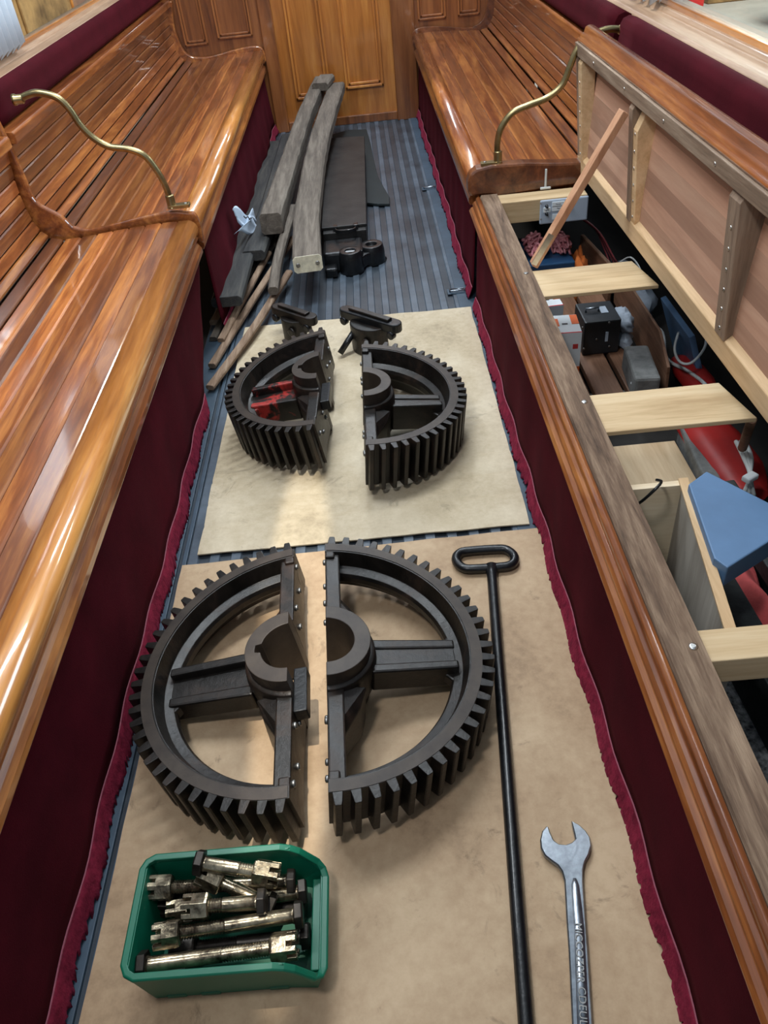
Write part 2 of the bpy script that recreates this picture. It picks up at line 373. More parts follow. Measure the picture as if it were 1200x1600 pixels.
# ------------------------------------------------------------------ benches
def surf(u):
    """height of the seat over its depth"""
    pts = [(.50, .525), (.575, .533), (.65, .535), (.80, .526), (.93, .514), (1.01, .512)]
    for (a, b_), (c, d) in zip(pts, pts[1:]):
        if u <= c: return b_+(d-b_)*(u-a)/(c-a)
    return pts[-1][1]
BACK = [(1.060, .527), (1.084, .552), (1.099, .590), (1.106, .635), (1.109, .685), (1.107, .735), (1.102, .785), (1.094, .838)]
def strip_section(p, q, th):
    """board between two profile points with chamfered top edges"""
    p = Vector(p); q = Vector(q); d = (q-p).normalized(); n = Vector((-d.y, d.x))
    return [p-n*th, q-n*th, q-n*.0050-d*.0006, q-d*.0056, p+d*.0056, p-n*.0050+d*.0006]
def bench(side, y0, y1, label, seat=True, du=0.0, tones=None):
    X = lambda u: sx(side, u-(du if u > .95 else 0))
    ym = (y0+y1)/2
    t = thing('slatted_bench', label, 'bench', (X(.8), ym, 0))
    F = lambda a, c, q: (X(a), q, c)
    if seat:
        mb = MB(); nose = [(.578, .495), (.578, .534)]
        for k in range(9):
            a = R(80+k*17); nose.append((.546+.034*math.cos(a), .500+.034*math.sin(a)))
        nose.append((.53, .470))
        mb.prism(nose, F, y0, y1, .7, True); mb.build('front_nosing', 'varnish_amber' if side < 0 else 'varnish', t)
        mb = MB(); mb.prism([(.56, .40), (.56, .475), (.524, .475), (.520, .468), (.524, .458), (.532, .452), (.523, .440), (.516, .428), (.515, .412), (.522, .402)], F, y0, y1, .45)
        mb.build('front_moulding', 'varnish', t, .002)
        mb = MB(); edges = [.580+i*(1.008-.580)/7 for i in range(8)]
        for i in range(7):
            a, b_ = edges[i], edges[i+1]
            tn = tones[i] if tones else random.random()
            mb.prism(strip_section((a, surf(a)), (b_, surf(b_)), .02), F, y0, y1, tn)
        mb.span(X(.58), X(1.0), y0, y0+.03, .40, .49); mb.span(X(.58), X(1.0), y1-.03, y1, .40, .49)
        mb.build('seat_slats', 'varnish', t)
        mb = MB(); mb.prism(strip_section((1.013, .512), (1.058, .524), .02), F, y0, y1, .35); mb.build('hinge_board', 'varnish_dark' if side < 0 else 'varnish', t, .002)
    mb = MB()
    for i, (p, q) in enumerate(zip(BACK, BACK[1:])):
        mb.prism(strip_section(p, q, .02), F, y0, y1, (tones[i] if tones else random.random()))
    mb.build('backrest_slats', 'varnish', t)
    mb = MB(); mb.prism([(1.145, .836), (1.075, .836), (1.072, .842), (1.072, .868), (1.078, .876), (1.145, .880)], F, y0, y1, .55); mb.build('top_rail', 'varnish', t, .003)
    return t
bench(-1, -1.0, DIV_L-.025, 'long varnished slatted bench on the left, near the camera, with wide rounded front edge', tones=[.35, .62, .30, .55, .95, .12, .70])
bench(-1, DIV_L+.025, YE-.045, 'varnished slatted bench on the left beyond the curved divider, reaching the panelled end wall', tones=[.6, .45, .7, .25, .15, .3, .2])
bench(1, DIV_R+.03, YE-.045, 'reddish varnished slatted bench on the right, reaching the end wall beside the door', du=.04, tones=[.45, .3, .5, .35, .4, .3, .45])
bench(1, -1.0, DIV_R-.03, 'varnished slatted backrest behind the raised bench lid on the right', seat=False, du=.04)

# velvet pads above the backrests
def pad(side, y0, y1, du, label, tw=0):
    X = lambda u: sx(side, u-du)
    sec = [(1.150, .882), (1.105, .884), (1.092, .900), (1.092, .925), (1.098, .955), (1.094, .975), (1.104, .995), (1.125, 1.003), (1.150, .995)]
    mb = MB(); mb.prism(sec, lambda a, c, q: (X(a), q, c), y0, y1, .5, True, 24)
    o = mb.build('velvet_pad', 'velvet_pad', None); tag(o, label, 'cushion', 'velvet pads under the windows')
pad(-1, -1.0, DIV_L-.03, -.02, 'burgundy velvet pad above the near left bench, at the photo edge')
pad(-1, DIV_L+.03, YE-.02, -.02, 'burgundy velvet pad under the far left window with light catching its rolled top')
pad(1, DIV_R+.03, YE-.02, .06, 'burgundy velvet pad above the far right bench')
pad(1, -1.0, DIV_R-.03, .06, 'burgundy velvet pad behind the raised bench lid')

# velvet curtains in front of the locker fronts
def drape(side, yt0, yt1, yb0, yb1, label, flare=.0, ph=0, wob=.010):
    def P(a, c, off=0):
        # a along the length, c from top (0) to floor (1)
        y = (yt0+(yt1-yt0)*a)*(1-c)+(yb0+(yb1-yb0)*a)*c
        u = .545-.012*c-flare*c*c*(.75+.25*math.sin(y*2.1+ph))-.018*max(0, (c-.86)/.14)**1.2+wob*c*math.sin(y*6.3+ph)+.004*c*math.sin(y*23+ph)
        return Vector((sx(side, u-off), y, .43*(1-c)+.004))
    t = thing('velvet_curtain', label, 'curtain', P(.5, 1))
    n = int(abs(yt1-yt0)*26)
    mb = MB(); mb.grid(lambda a, c: P(a, c*.875), n, 10); mb.build('cloth', 'velvet', t, solid=.004)
    # frayed hem: ragged lower edge
    N = n*6
    def H(a, c):
        r = .87+.13*c
        if c > .99: r -= .040*random.random()+(.05*random.random() if random.random() < .10 else 0)
        p = P(a, r, .004); p.y += .010*c*(random.random()-.5); return p
    mb = MB(); mb.grid(H, N, 3); mb.build('hem', 'velvet_hem', t, solid=.002)
    mb = MB(); mb.sweep([P(i/n, .87, .004) for i in range(n+1)], [(.0012, -.0016), (.0012, .0016), (-.0012, .0016), (-.0012, -.0016)]); mb.build('seam', 'velvet_seam', t)
    return t
drape(-1, -1.0, 2.99, -1.0, 2.38, 'burgundy velvet curtain along the near left bench, hem pulled forward at its far end', -.008, .5, .003)
drape(-1, 3.06, YE-.03, 3.0, YE-.03, 'burgundy velvet curtain below the far left bench beside the grey timbers', .015, 2)
drape(1, DIV_R+.05, YE-.03, DIV_R+.02, YE-.03, 'burgundy velvet curtain below the far right bench', .010, 1.2, .003)
drape(1, -1.0, DIV_R-.03, -1.0, DIV_R-.08, 'burgundy velvet curtain below the open locker, hem frayed onto the brown board', .006, 3.5, .002)

# curved dividers over the left bench and the end wall mouldings
def rise(side, y0, y1, du, h, mat, name, label, mode=0):
    X = lambda u: sx(side, u-du*(u > .95))
    top = [(.508, .44), (.505, .50), (.515, .548), (.54, .578), (.60, .592), (.70, .580), (.80, .560), (.88, .548), (.95, .560), (.99, .590), (1.02, .65), (1.035, .72), (1.045, .80), (1.058, .87), (1.075, .93), (1.10, .985)]
    if mode:
        top = [(.508, .47), (.508, .52), (.53, .555), (.60, .565), (.72, .555), (.85, .535), (.93, .532), (1.0, .545), (1.04, .58), (1.06, .64), (1.07, .72), (1.06, .80), (1.05, .87)]
    if not mode: top = [(u_+(.5*(1.10-u_) if .99 < u_ < 1.08 else 0), (surf(u_)+.55*(z_-surf(u_)) if .53 < u_ < .99 else z_)) for u_, z_ in top]
    bot = [(1.12, top[-1][1]), (1.13, .84), (1.135, .66), (1.12, .56), (1.07, .515), (1.01, .50), (.80, .51), (.58, .52), (.53, .47), (.53, .44)]
    # smooth the crest
    cr = [Vector(p) for p in top]; sm = []
    for i in range(len(cr)-1):
        p0, p1, p2, p3 = cr[max(i-1, 0)], cr[i], cr[i+1], cr[min(i+2, len(cr)-1)]
        for k in range(4):
            q = k/4; sm.append(.5*((2*p1)+(p2-p0)*q+(2*p0-5*p1+4*p2-p3)*q*q+(3*p1-p0-3*p2+p3)*q**3))
    sm.append(cr[-1])
    mb = MB(); mb.prism([tuple(p) for p in sm]+bot, lambda a, c, q: (X(a), q, c), y0, y1, .5)
    t = thing(name, label, 'divider', (X(.8), (y0+y1)/2, .44))
    mb.build('board', mat, t, .006)
    return t, [Vector((X(p.x), y0, p.y)) for p in sm]
dvl, crest = rise(-1, DIV_L-.012, DIV_L+.012, -.01, .03, 'varnish', 'bench_divider', 'low curved varnished divider crossing the left bench under the brass rail')
rise(-1, YE-.045, YE-.01, -.01, .03, 'varnish', 'bench_divider', 'curved varnished end board of the left bench against the end wall', 1)
rise(1, YE-.045, YE-.01, .04, .03, 'varnish_dark', 'bench_divider', 'curved varnished end board of the right bench against the end wall', 1)
# right hand divider: dark thick board with a rounded nose
t = thing('bench_divider', 'thick dark varnished divider board with rounded nose at the end of the open locker', 'divider', (.6, DIV_R, .45))
mb = MB(); pr = [(.515, .455), (.507, .475), (.506, .51), (.516, .538), (.54, .554), (.60, .562), (.72, .558), (.84, .545), (.93, .540), (.96, .55), (.96, .50), (.95, .462), (.62, .440), (.60, .452)]
mb.prism(pr, lambda a, c, q: (sx(1, a), q, c), DIV_R-.03, DIV_R+.03, .3); mb.build('board', 'varnish_dark', t, .009)
mb = MB(); yy = DIV_R-.034; cx = ony(853, 275, yy).x
mb.span(cx-.004, cx+.004, yy-.003, yy+.003, .462, .53); mb.span(cx-.020, cx+.020, yy-.006, yy+.003, .456, .464); mb.build('tee_catch', 'white_cable', t, .002)

# brass grab rails
def cat(pts, k=6):
    pts = [Vector(p) for p in pts]; out = []
    for i in range(len(pts)-1):
        p0, p1, p2, p3 = pts[max(i-1, 0)], pts[i], pts[i+1], pts[min(i+2, len(pts)-1)]
        for j in range(k):
            q = j/k; out.append(.5*((2*p1)+(p2-p0)*q+(2*p0-5*p1+4*p2-p3)*q*q+(3*p1-p0-3*p2+p3)*q**3))
    out.append(pts[-1]); return out
def brass(y, px, zfoot, side, label):
    pts = [ony(a, b_, y) for a, b_ in px]
    pts[0].z = zfoot+.02
    t = thing('brass_grab_rail', label, 'grab rail', (pts[0].x, y, zfoot), 'brass grab rails on the bench dividers')
    mb = MB(); mb.tube(cat(pts, 5), .0115, 14); mb.build('tube', 'brass', t)
    mb = MB(); mb.lathe((pts[0].x, y, zfoot), (0, 0, 1), [(0, .018), (.004, .018), (.006, .016), (.045, .016), (.048, .0125)], 20)
    mb.box((pts[0].x-side*.028, y, zfoot+.006), (.075, .032, .012)); ff = mb.build('foot_flange', 'brass', t, .002)
    mb = MB(); e = pts[-1]; mb.lathe(e, (-side, 0, 0), [(-.02, .018), (-.012, .018), (-.008, .015), (.012, .015), (.015, .0125)], 18); mb.build('wall_flange', 'brass', t)
    mb = MB(); mb.lathe((pts[0].x-side*.05, y, zfoot+.011), (0, 0, 1), [(0, .006), (.003, .006), (.004, .003)], 10); mb.build('screw', 'dull_screw', ff)
brass(DIV_L, [(265, 308), (258, 290), (243, 264), (225, 243), (200, 233), (170, 229), (145, 215), (125, 195), (108, 170), (88, 152), (60, 145), (42, 149), (30, 155)], .575, -1,
      'curved brass grab rail on the left bench divider')
brass(DIV_R, [(778, 252), (777, 225), (783, 200), (800, 177), (825, 165), (855, 153), (878, 133), (890, 105), (903, 75), (925, 55), (950, 46), (973, 46)], .556, 1,
      'curved brass grab rail rising behind the raised bench lid on the right')

# ------------------------------------------------------------------ open locker frame on the right
t = thing('locker_frame', 'open bench locker frame with rough grey-brown rail, orange moulding and pale cross boards', 'bench frame', (.6, 1.5, .36))
mb = MB(); mb.prism([(.553, .452), (.556, .458), (.617, .458), (.619, .452), (.619, .365), (.553, .365)], lambda a, c, q: (sx(1, a), q, c), -1.0, DIV_R-.035, .5, False, 60)
rl = mb.build('rail', 'rough_rail', t)
mb = MB(); mb.prism([(.552, .395), (.552, .453), (.543, .455), (.536, .449), (.534, .440), (.527, .436), (.521, .428), (.524, .420), (.514, .414), (.508, .404), (.514, .395)], lambda a, c, q: (sx(1, a), q, c), -1.0, DIV_R-.035, .35)
mb.build('moulding', 'varnish', t, .002)
for (yA, yB, zt, th, xe) in ((2.195, 2.385, .432, .012, .83), (1.47, 1.632, .432, .012, .83), (.80, .868, .432, .06, 1.0)):
    mb = MB(); mb.add([(.465, yA, zt-th), (.465, yB, zt-th), (xe-.028, yB, zt-th), (xe, yA, zt-th), (.465, yA, zt), (.465, yB, zt), (xe-.028, yB, zt), (xe, yA, zt)],
                      [(0, 1, 2, 3), (4, 5, 6, 7), (0, 1, 5, 4), (1, 2, 6, 5), (2, 3, 7, 6), (3, 0, 4, 7)], .55)
    mb.build('cross_board', 'pale_beam', t, .002)
mb = MB(); mb.span(.465, .80, 2.965, 3.055, .37, .452, .5); mb.build('end_board', 'pale_beam', t, .003)
for (px, py) in ((822, 427), (913, 628), (1083, 1010)):
    p = onz(px, py, .458); mb = MB(); mb.lathe(p, (0, 0, 1), [(-.002, .0075), (.0015, .0075), (.0022, .004)], 14); mb.build('screw', 'bright_screw' if py > 500 else 'dull_screw', rl)
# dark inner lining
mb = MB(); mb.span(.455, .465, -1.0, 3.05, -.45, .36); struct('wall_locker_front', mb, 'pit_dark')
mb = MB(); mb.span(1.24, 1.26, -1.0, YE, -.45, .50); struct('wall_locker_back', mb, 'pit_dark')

# ------------------------------------------------------------------ raised lid
LH = Vector((.795, 0, .525)); LD = Vector((-.030, 0, .353)).normalized(); LN = Vector((LD.z, 0, -LD.x))
L0, L1 = -1.0, 3.115
def LF(s, n, q): return LH+LD*s+LN*n+Vector((0, q, 0))
t = thing('hinged_lid', 'raised slatted bench lid showing its pale frame and cedar underside, propped open', 'lid', (.80, 1.0, .50))
mb = MB(); mb.prism([(-.030, -.005), (-.030, .035), (.035, .035), (.040, .012), (.028, -.005)], LF, L0, L1, .6); mb.build('bottom_rail', 'pale_frame', t, .003)
mb = MB(); s_ = .032
tns = [.25, .60, .15, .50, 1.0, .30]
for i in range(6):
    a = s_+i*.054; n0 = .012+.045*(i/6)**1.2; n1 = .012+.045*((i+1)/6)**1.2
    mb.prism([(a, n0), (a+.0538, n1), (a+.0538, n1+.02), (a, n0+.02)], LF, L0, L1-.03, tns[i])
mb.build('slats', 'pink_slat', t)
mb = MB(); mb.prism([(.368, -.008), (.368, .028), (.408, .028), (.408, -.008)], LF, L0, L1, .5); mb.build('top_rail', 'grey_frame', t, .002)
mb = MB(); mb.prism([(-.028, -.004), (.10, -.004), (.367, -.006), (.367, .075), (.20, .060), (-.028, .032)], LF, L1-.028, L1-.001, .4); mb.build('end_board', 'grey_upright', t, .002)
nose = [(.409, .0), (.416, -.002), (.420, .004), (.420, .010), (.427, .012), (.431, .017), (.432, .023)]+[(.425+.026*math.cos(R(a)), .044+.026*math.sin(R(a))) for a in range(-35, 100, 15)]+[(.372, .074), (.372, .029), (.409, .029)]
mb = MB(); mb.prism(nose, LF, L0, L1, .6, True); mb.build('front_nosing', 'varnish', t)
for (ya, th, mt, w2, plate) in ((3.03, .045, 'pale_frame', .045, 0), (2.405, .035, 'grey_upright', .055, 1), (1.62, .06, 'grey_upright', .070, 0), (.90, .06, 'grey_upright', .07, 0), (.1, .06, 'grey_upright', .07, 0)):
    mb = MB(); mb.prism([(.026, -.007), (.35, -.007), (.367, .004), (.367, .02), (.345, w2), (.18, .024+w2*.25), (.026, .012)], LF, ya, ya+th, .4); rb = mb.build('rib', mt, t, .002)
    if plate:
        mb = MB(); mb.prism([(.030, -.003), (.30, -.003), (.345, .020), (.325, .062), (.18, .045), (.03, .020)], LF, ya-.04, ya-.001, .8); mb.build('batten', 'pale_frame', t, .002)
    for k in range(6):
        s2 = .05+k*.048; mb = MB()
        yo = ya+th/2 if not plate else ya-.02
        mb.lathe(LF(s2, (-.0075 if not plate else -.0035), yo), tuple(-LN), [(-.001, .0045), (.0015, .0045), (.002, .002)], 10); mb.build('screw', 'bright_screw', rb)
for k in range(8):
    mb = MB(); mb.lathe(LF(.388, -.008, 2.85-k*.36), tuple(-LN), [(-.001, .005), (.0015, .005), (.002, .002)], 10); mb.build('screw', 'bright_screw', t)

# prop stick
a = Vector((.492, 2.41, .440)); b_ = LF(.345, -.024, 2.43)
t = thing('prop_stick', 'reddish brown wooden stick propping the bench lid open', 'prop', a)
mb = MB(); mb.sweep([a, a+(b_-a)*.5, b_], [(-.010, -.022), (.010, -.022), (.010, .022), (-.010, .022)], (0, 1, 0), .5); mb.build('stick', 'strut_wood', t, .002)
d = (b_-a).normalized()
mb = MB(); mb.sweep([a+d*.005+Vector((-.006, -.020, .006)), a+d*.11+Vector((-.006, -.020, .006))], [(-.009, -.002), (.009, -.002), (.009, .002), (-.009, .002)], (0, 1, 0)); mb.build('metal_bracket', 'bright_screw', t)

# ------------------------------------------------------------------ cardboard sheets on the floor
def sheet(name, corners, z, th, mat, label, cat_, warp=.004, creases=()):
    c = [Vector(q) for q in corners]     # near-left, near-right, far-right, far-left
    def P(a, b2, dz=0):
        p = (c[0]*(1-a)+c[1]*a)*(1-b2)+(c[3]*(1-a)+c[2]*a)*b2
        e = min(a, 1-a, b2, 1-b2)
        j = .004*noise.noise(Vector((p.x*9, p.y*9, 1))) if e < .001 else 0
        zz = z+warp*(noise.noise(Vector((p.x*3, p.y*3, z*50)))+.5)
        for k in creases: zz -= .0045*max(0, 1-abs(b2-k-.02*a)/.008)
        return Vector((p.x+j, p.y+j, zz+dz))
    nu, nv = 40, 150
    mb = MB(); mb.grid(lambda a, b2: P(a, b2, th), nu, nv)
    mb.grid(lambda a, b2: P(a, b2, 0), nu, nv)
    for k in range(nu):
        for bb in (0, 1): mb.add([P(k/nu, bb), P((k+1)/nu, bb), P((k+1)/nu, bb, th), P(k/nu, bb, th)], [(0, 1, 2, 3)])
    for k in range(nv):
        for aa in (0, 1): mb.add([P(aa, k/nv), P(aa, (k+1)/nv), P(aa, (k+1)/nv, th), P(aa, k/nv, th)], [(0, 1, 2, 3)])
    o = mb.build(name, mat, None); tag(o, label, cat_); return o
sheet('cardboard_sheet', [(-.600, 1.645, 0), (.352, 1.645, 0), (.360, 3.03, 0), (-.600, 3.05, 0)], .009, .004, 'cardboard', 'creased greyish cardboard sheet under the smaller gear wheel, beyond the brown one', 'cardboard', .003, (.085, .16, .24))
sheet('hardboard_sheet', [(-.640, -.15, 0), (.385, -.15, 0), (.388, 1.625, 0), (-.640, 1.605, 0)], .009, .004, 'hardboard', 'brown board sheet on the floor under the larger gear wheel, green bin and spanner', 'board', .002)
FZ = .0155   # top of the sheets

# ------------------------------------------------------------------ gear halves
def gear_half(label, group, loc, tilt, yaw, Rr, nt_, flip, T=.115, red=False, worn=False, key=False, hr=1.0):
    """modelled as the left half (x < 0); the right half is turned half way round"""
    g = local('split_gear_half', label, 'gear', loc, (0, 0, 0), group)
    g.location.z += .098*hr*abs(tilt)
    g.rotation_euler = (Matrix.Rotation(yaw, 3, 'Z') @ Matrix.Rotation(tilt, 3, 'Y') @ Matrix.Rotation(math.pi if flip else 0, 3, 'Z')).to_euler()
    zb = (Rr-.098*hr)*abs(tilt)+.001                                      # rim bottom above the hub bottom
    A0, A1 = R(90), R(270)
    r0 = Rr-.027
    # toothed rim
    mb = MB()
    mb.ring(A0, A1, 72, [(r0, zb), (r0, zb+T), (Rr-.056, zb+T), (Rr-.066, zb+T*.66), (Rr-.086, zb+T*.60), (Rr-.090, zb+T*.52), (Rr-.090, zb+T*.40), (Rr-.086, zb+T*.34), (Rr-.066, zb+T*.3), (Rr-.056, zb)], .5, False)
    pitch = math.pi/nt_
    for k in range(nt_):
        a = A0+pitch*(k+.5); wr, wt = pitch*.30, pitch*.155
        sec = [((r0-.002), a-wr), (r0-.002, a+wr), (r0+.010, a+wr*.86), (Rr-.003, a+wt*1.25), (Rr, a+wt), (Rr, a-wt), (Rr-.003, a-wt*1.25), (r0+.010, a-wr*.86)]
        jt = .5+.25*(random.random()-.5)
        vs = [(r*math.cos(q), r*math.sin(q), zb-.0005) for r, q in sec]+[(r*math.cos(q), r*math.sin(q), zb+T+.0005) for r, q in sec]
        n = 8; mb.add(vs, [list(range(n))[::-1], [n+i for i in range(n)]]+[(i, (i+1) % n, n+(i+1) % n, n+i) for i in range(n)], jt)
    mb.build('toothed_rim', 'iron', g, .0012)
    # bright worn face on the top of the rim (machined)
    mb = MB(); mb.ring(A0+.01, A1-.01, 64, [(r0-.001, zb+T), (r0-.001, zb+T+.0015), (Rr-.052, zb+T+.0015), (Rr-.052, zb+T)], .5, False); mb.build('machined_face', 'machined', g)
    # hub with bore and keyway
    hb, ho = .062*hr, .098*hr; z0, z1 = 0, zb+T+.034
    mb = MB(); seg = 48; vs = []
    for i in range(seg+1):
        a = A0+(A1-A0)*i/seg; bo = hb+(.013 if (key and 21 <= i <= 25) else 0)
        for r, z in ((bo, z0), (bo, z1), (ho, z1), (ho, z0)): vs.append((r*math.cos(a), r*math.sin(a), z))
    fs = [(i*4+j, i*4+(j+1) % 4, (i+1)*4+(j+1) % 4, (i+1)*4+j) for i in range(seg) for j in range(4)]
    mb.add(vs, fs+[[0, 1, 2, 3], [seg*4+3, seg*4+2, seg*4+1, seg*4]], .45); mb.build('hub', 'machined', g, .0015)
    mb = MB(); mb.ring(A0, A1, 40, [(ho-.001, zb+.01), (ho-.001, z1-.034), (ho+.010, z1-.038), (ho+.014, z1-.062), (ho+.012, zb+.02)], .5, True); mb.build('hub_collar', 'iron', g, .002)
    # horizontal arm: web with two raised edges
    xi, xo = -(ho+.002), -(Rr-.078)
    mb = MB()
    def arm(y0a, y0b, y1a, y1b, za, zc):
        mb.add([(xi, y0a, za), (xi, y0b, za), (xo, y1b, za), (xo, y1a, za), (xi, y0a, zc), (xi, y0b, zc), (xo, y1b, zc), (xo, y1a, zc)],
               [(0, 1, 2, 3), (4, 5, 6, 7), (0, 1, 5, 4), (1, 2, 6, 5), (2, 3, 7, 6), (3, 0, 4, 7)], .5)
    arm(-.050, .050, -.040, .040, zb+.035, zb+T*.62)
    arm(.026, .050, .022, .044, zb+.025, zb+T*.80)
    arm(-.058, -.030, -.050, -.026, zb+.020, zb+T*.66)
    for sy in (-1, 1):      # fillets into the rim
        mb.add([(xo+.045, sy*.03, zb+.04), (xo-.012, sy*.03, zb+.04), (xo-.004, sy*.085, zb+.04), (xo+.045, sy*.03, zb+T*.6), (xo-.012, sy*.03, zb+T*.6), (xo-.004, sy*.085, zb+T*.6)],
               [(0, 1, 2), (3, 4, 5), (0, 1, 4, 3), (1, 2, 5, 4), (2, 0, 3, 5)], .5)
    mb.build('arm', 'iron_red' if red else 'iron', g, .005)
    # half arms along the joint, with bolting lugs and gussets
    for sy in (1, -1):
        mb = MB(); yi, yo = sy*(hb+.012), sy*(Rr-.058)
        mb.span(-.036, -.0005, yi, yo, zb+.004, zb+T*.93, .45)
        mb.span(-.024, -.0004, sy*(Rr-.075), sy*(r0-.002), zb+.001, zb+T-.001, .45)
        a_, b2 = sy*(ho-.01), sy*(ho+.115)
        mb.add([(-.001, a_, zb-.02), (-.085, a_, zb-.02), (-.075, a_+sy*.055, zb-.01), (-.030, b2, zb-.0), (-.001, b2, zb-.0),
                (-.001, a_, zb+T*.95), (-.085, a_, zb+T*.80), (-.070, a_+sy*.045, zb+T*.70), (-.030, b2-sy*.01, zb+T*.60), (-.001, b2, zb+T*.85)],
               [(0, 1, 2, 3, 4), (5, 6, 7, 8, 9), (0, 1, 6, 5), (1, 2, 7, 6), (2, 3, 8, 7), (3, 4, 9, 8), (4, 0, 5, 9)], .5)
        ja = mb.build('joint_arm', 'iron', g, .004)
        for (yy, zz) in ((.135, .05), (.165, .085), (.245, .06), (.30, .09)):
            mb = MB(); mb.lathe((-.002, sy*yy*Rr/.37, zb+zz), (1, 0, 0), [(0, .0075), (.006, .0075), (.008, .004)], 12); mb.build('dowel', 'dull_screw', ja)
    if worn:
        mb = MB(); mb.box((.015, -.085, zb+T*.72), (.030, .115, .034), None, .5); mb.build('joint_key', 'black_iron', g, .003)
    return g
gear_half('left half of the larger split gear wheel, in front, keyway in its bore', 'halves of the larger gear', (-.262, 1.118, FZ), -.103, R(2), .372, 31, False, red=False, worn=True, key=True)
gear_half('right half of the larger split gear wheel, touching the black rod', 'halves of the larger gear', (-.217, 1.118, FZ), .118, R(1.5), .372, 31, True)
gear_half('left half of the smaller split gear wheel, with red paint on its arm', 'halves of the smaller gear', (-.212, 2.275, FZ), -.120, R(-2), .331, 29, False, T=.148, red=True, worn=True, key=True, hr=.90)
gear_half('right half of the smaller split gear wheel, in front of the dark bearing cap', 'halves of the smaller gear', (-.110, 2.150, FZ), .100, R(0), .331, 29, True, T=.148, hr=.90)

# ------------------------------------------------------------------ bearing caps behind the small gear
def cap(label, a, b_, zt, r, boss):
    a = Vector(a); b_ = Vector(b_); c = (a+b_)/2; L = (b_-a).length; ang = math.atan2(b_.y-a.y, b_.x-a.x)
    t = local('bearing_cap', label, 'bearing cap', (c.x, c.y, FZ), (0, 0, ang), 'bearing caps behind the smaller gear')
    h = zt-FZ
    mb = MB(); body = [(-r, .0)]+[(r*math.cos(R(180+k*9)), .9*r*math.sin(R(180+k*9))) for k in range(21)]
    mb.prism([(x, y) for x, y in body[1:]]+[(r*.25*math.cos(R(k*12)), -.003-.25*r*math.sin(R(k*12))) for k in range(16)], lambda x, y, q: (x, y, q), 0, h-.026, .5); mb.build('saddle', 'iron', t, .005)
    pts = []
    for k in range(9): pts.append((L/2-.030+.030*math.cos(R(-90+k*22.5)), .028*math.sin(R(-90+k*22.5))))
    for k in range(9): pts.append((-L/2+.030+.030*math.cos(R(90+k*22.5)), .028*math.sin(R(90+k*22.5))))
    mb = MB(); mb.prism(pts, lambda x, y, q: (x, y, q), h-.036, h, .5); fl = mb.build('flange', 'black_iron' if boss else 'iron', t, .005)
    mb = MB(); mb.prism([(-L*.34, -.012), (L*.34, -.016), (L*.34, .012), (-L*.34, .012)], lambda x, y, q: (x, y, q), h, h+.010, .4); mb.build('raised_bar', 'iron', fl, .003)
    for sx_ in (-1, 1):
        mb = MB(); mb.lathe((sx_*(L/2-.030), -.012, h-.044), (0, -1, 0), [(0, .017), (.018, .017), (.022, .012)], 20); mb.build('boss', 'black_iron', t, .001)
    mb = MB(); mb.lathe((L*.12, -r*.88, h*.45), (0, -1, 0), [(0, .020), (.006, .019), (.009, .012)], 20); mb.build('plug', 'iron', t)
    if boss:
        mb = MB(); mb.tube([(-L*.14, -r*.55, h*.62), (-L*.20, -r*1.5, .018)], .012, 12); mb.build('stud', 'black_iron', t)
    return t
cap('rusty bearing cap between the wooden battens and the small gear', (-.452, 2.99, 0), (-.275, 2.83, 0), .135, .060, False)
cap('black bearing cap with thick flange standing behind the right half of the small gear', (-.170, 2.86, 0), (.052, 2.66, 0), .155, .085, True)

# ------------------------------------------------------------------ long lifting rod with oval handle
c = onz(758, 873, FZ+.012); t = thing('lifting_rod', 'long black iron rod with oval loop handle lying beside the larger gear', 'lifting hook', (c.x, c.y, FZ))
mb = MB(); loop = []
hw, hh = .078, .036
for k in range(40):
    a = 2*math.pi*k/40; ex = math.cos(a); ey = math.sin(a)
    loop.append((c.x+(hw-hh)*(1 if ex > 0 else -1)*min(1, abs(ex)*3)+hh*ex, c.y-.002+hh*ey+(-.006*ex), FZ+.0135))
mb.tube(loop, .0125, 14, True); mb.build('loop_handle', 'black_iron', t)
mb = MB(); p0 = Vector((.2175, c.y-.034, FZ+.0135)); p1 = Vector((.120, .429, FZ+.0135)); dd = p1-p0
mb.tube([p0, p0+dd*.03, p0+dd*.5, p1, p0+dd*1.45], .0135, 14, scale=[1.35, 1, 1, 1, 1]); mb.build('rod', 'black_iron', t)

# ------------------------------------------------------------------ open ended spanner
px = [(854, 1291), (847, 1299), (844, 1312), (845, 1325), (851, 1337), (862, 1346), (871, 1352), (878, 1362), (882, 1376), (885, 1432), (889, 1490), (894, 1600), (900, 1720),
      (934, 1720), (926, 1600), (919, 1490), (914, 1421), (911, 1378), (911, 1360), (914, 1347), (920, 1336), (924, 1322), (922, 1309), (915, 1298), (905, 1289), (893, 1283),
      (895, 1294), (899, 1311), (893, 1317), (884, 1320), (873, 1319), (865, 1313), (860, 1302), (857, 1293)]
t = thing('open_end_spanner', 'large steel open-ended spanner with raised lettering lying right of the black rod', 'spanner', onz(884, 1320, FZ))
P = [onz(a, b_, FZ+.012) for a, b_ in px]
def off(P, d):
    n = len(P); out = []
    ar = sum(P[i].x*P[(i+1) % n].y-P[(i+1) % n].x*P[i].y for i in range(n))
    for i in range(n):
        e = (P[(i+1) % n]-P[i-1]); e.z = 0; e.normalize(); nn = Vector((e.y, -e.x, 0)) if ar > 0 else Vector((-e.y, e.x, 0)); out.append(P[i]-nn*d)
    return out
Pi = off(P, .0022); n = len(P)
vs = [(p.x, p.y, FZ+.001) for p in Pi]+[(p.x, p.y, FZ+.004) for p in P]+[(p.x, p.y, FZ+.012) for p in P]+[(p.x, p.y, FZ+.0145) for p in Pi]
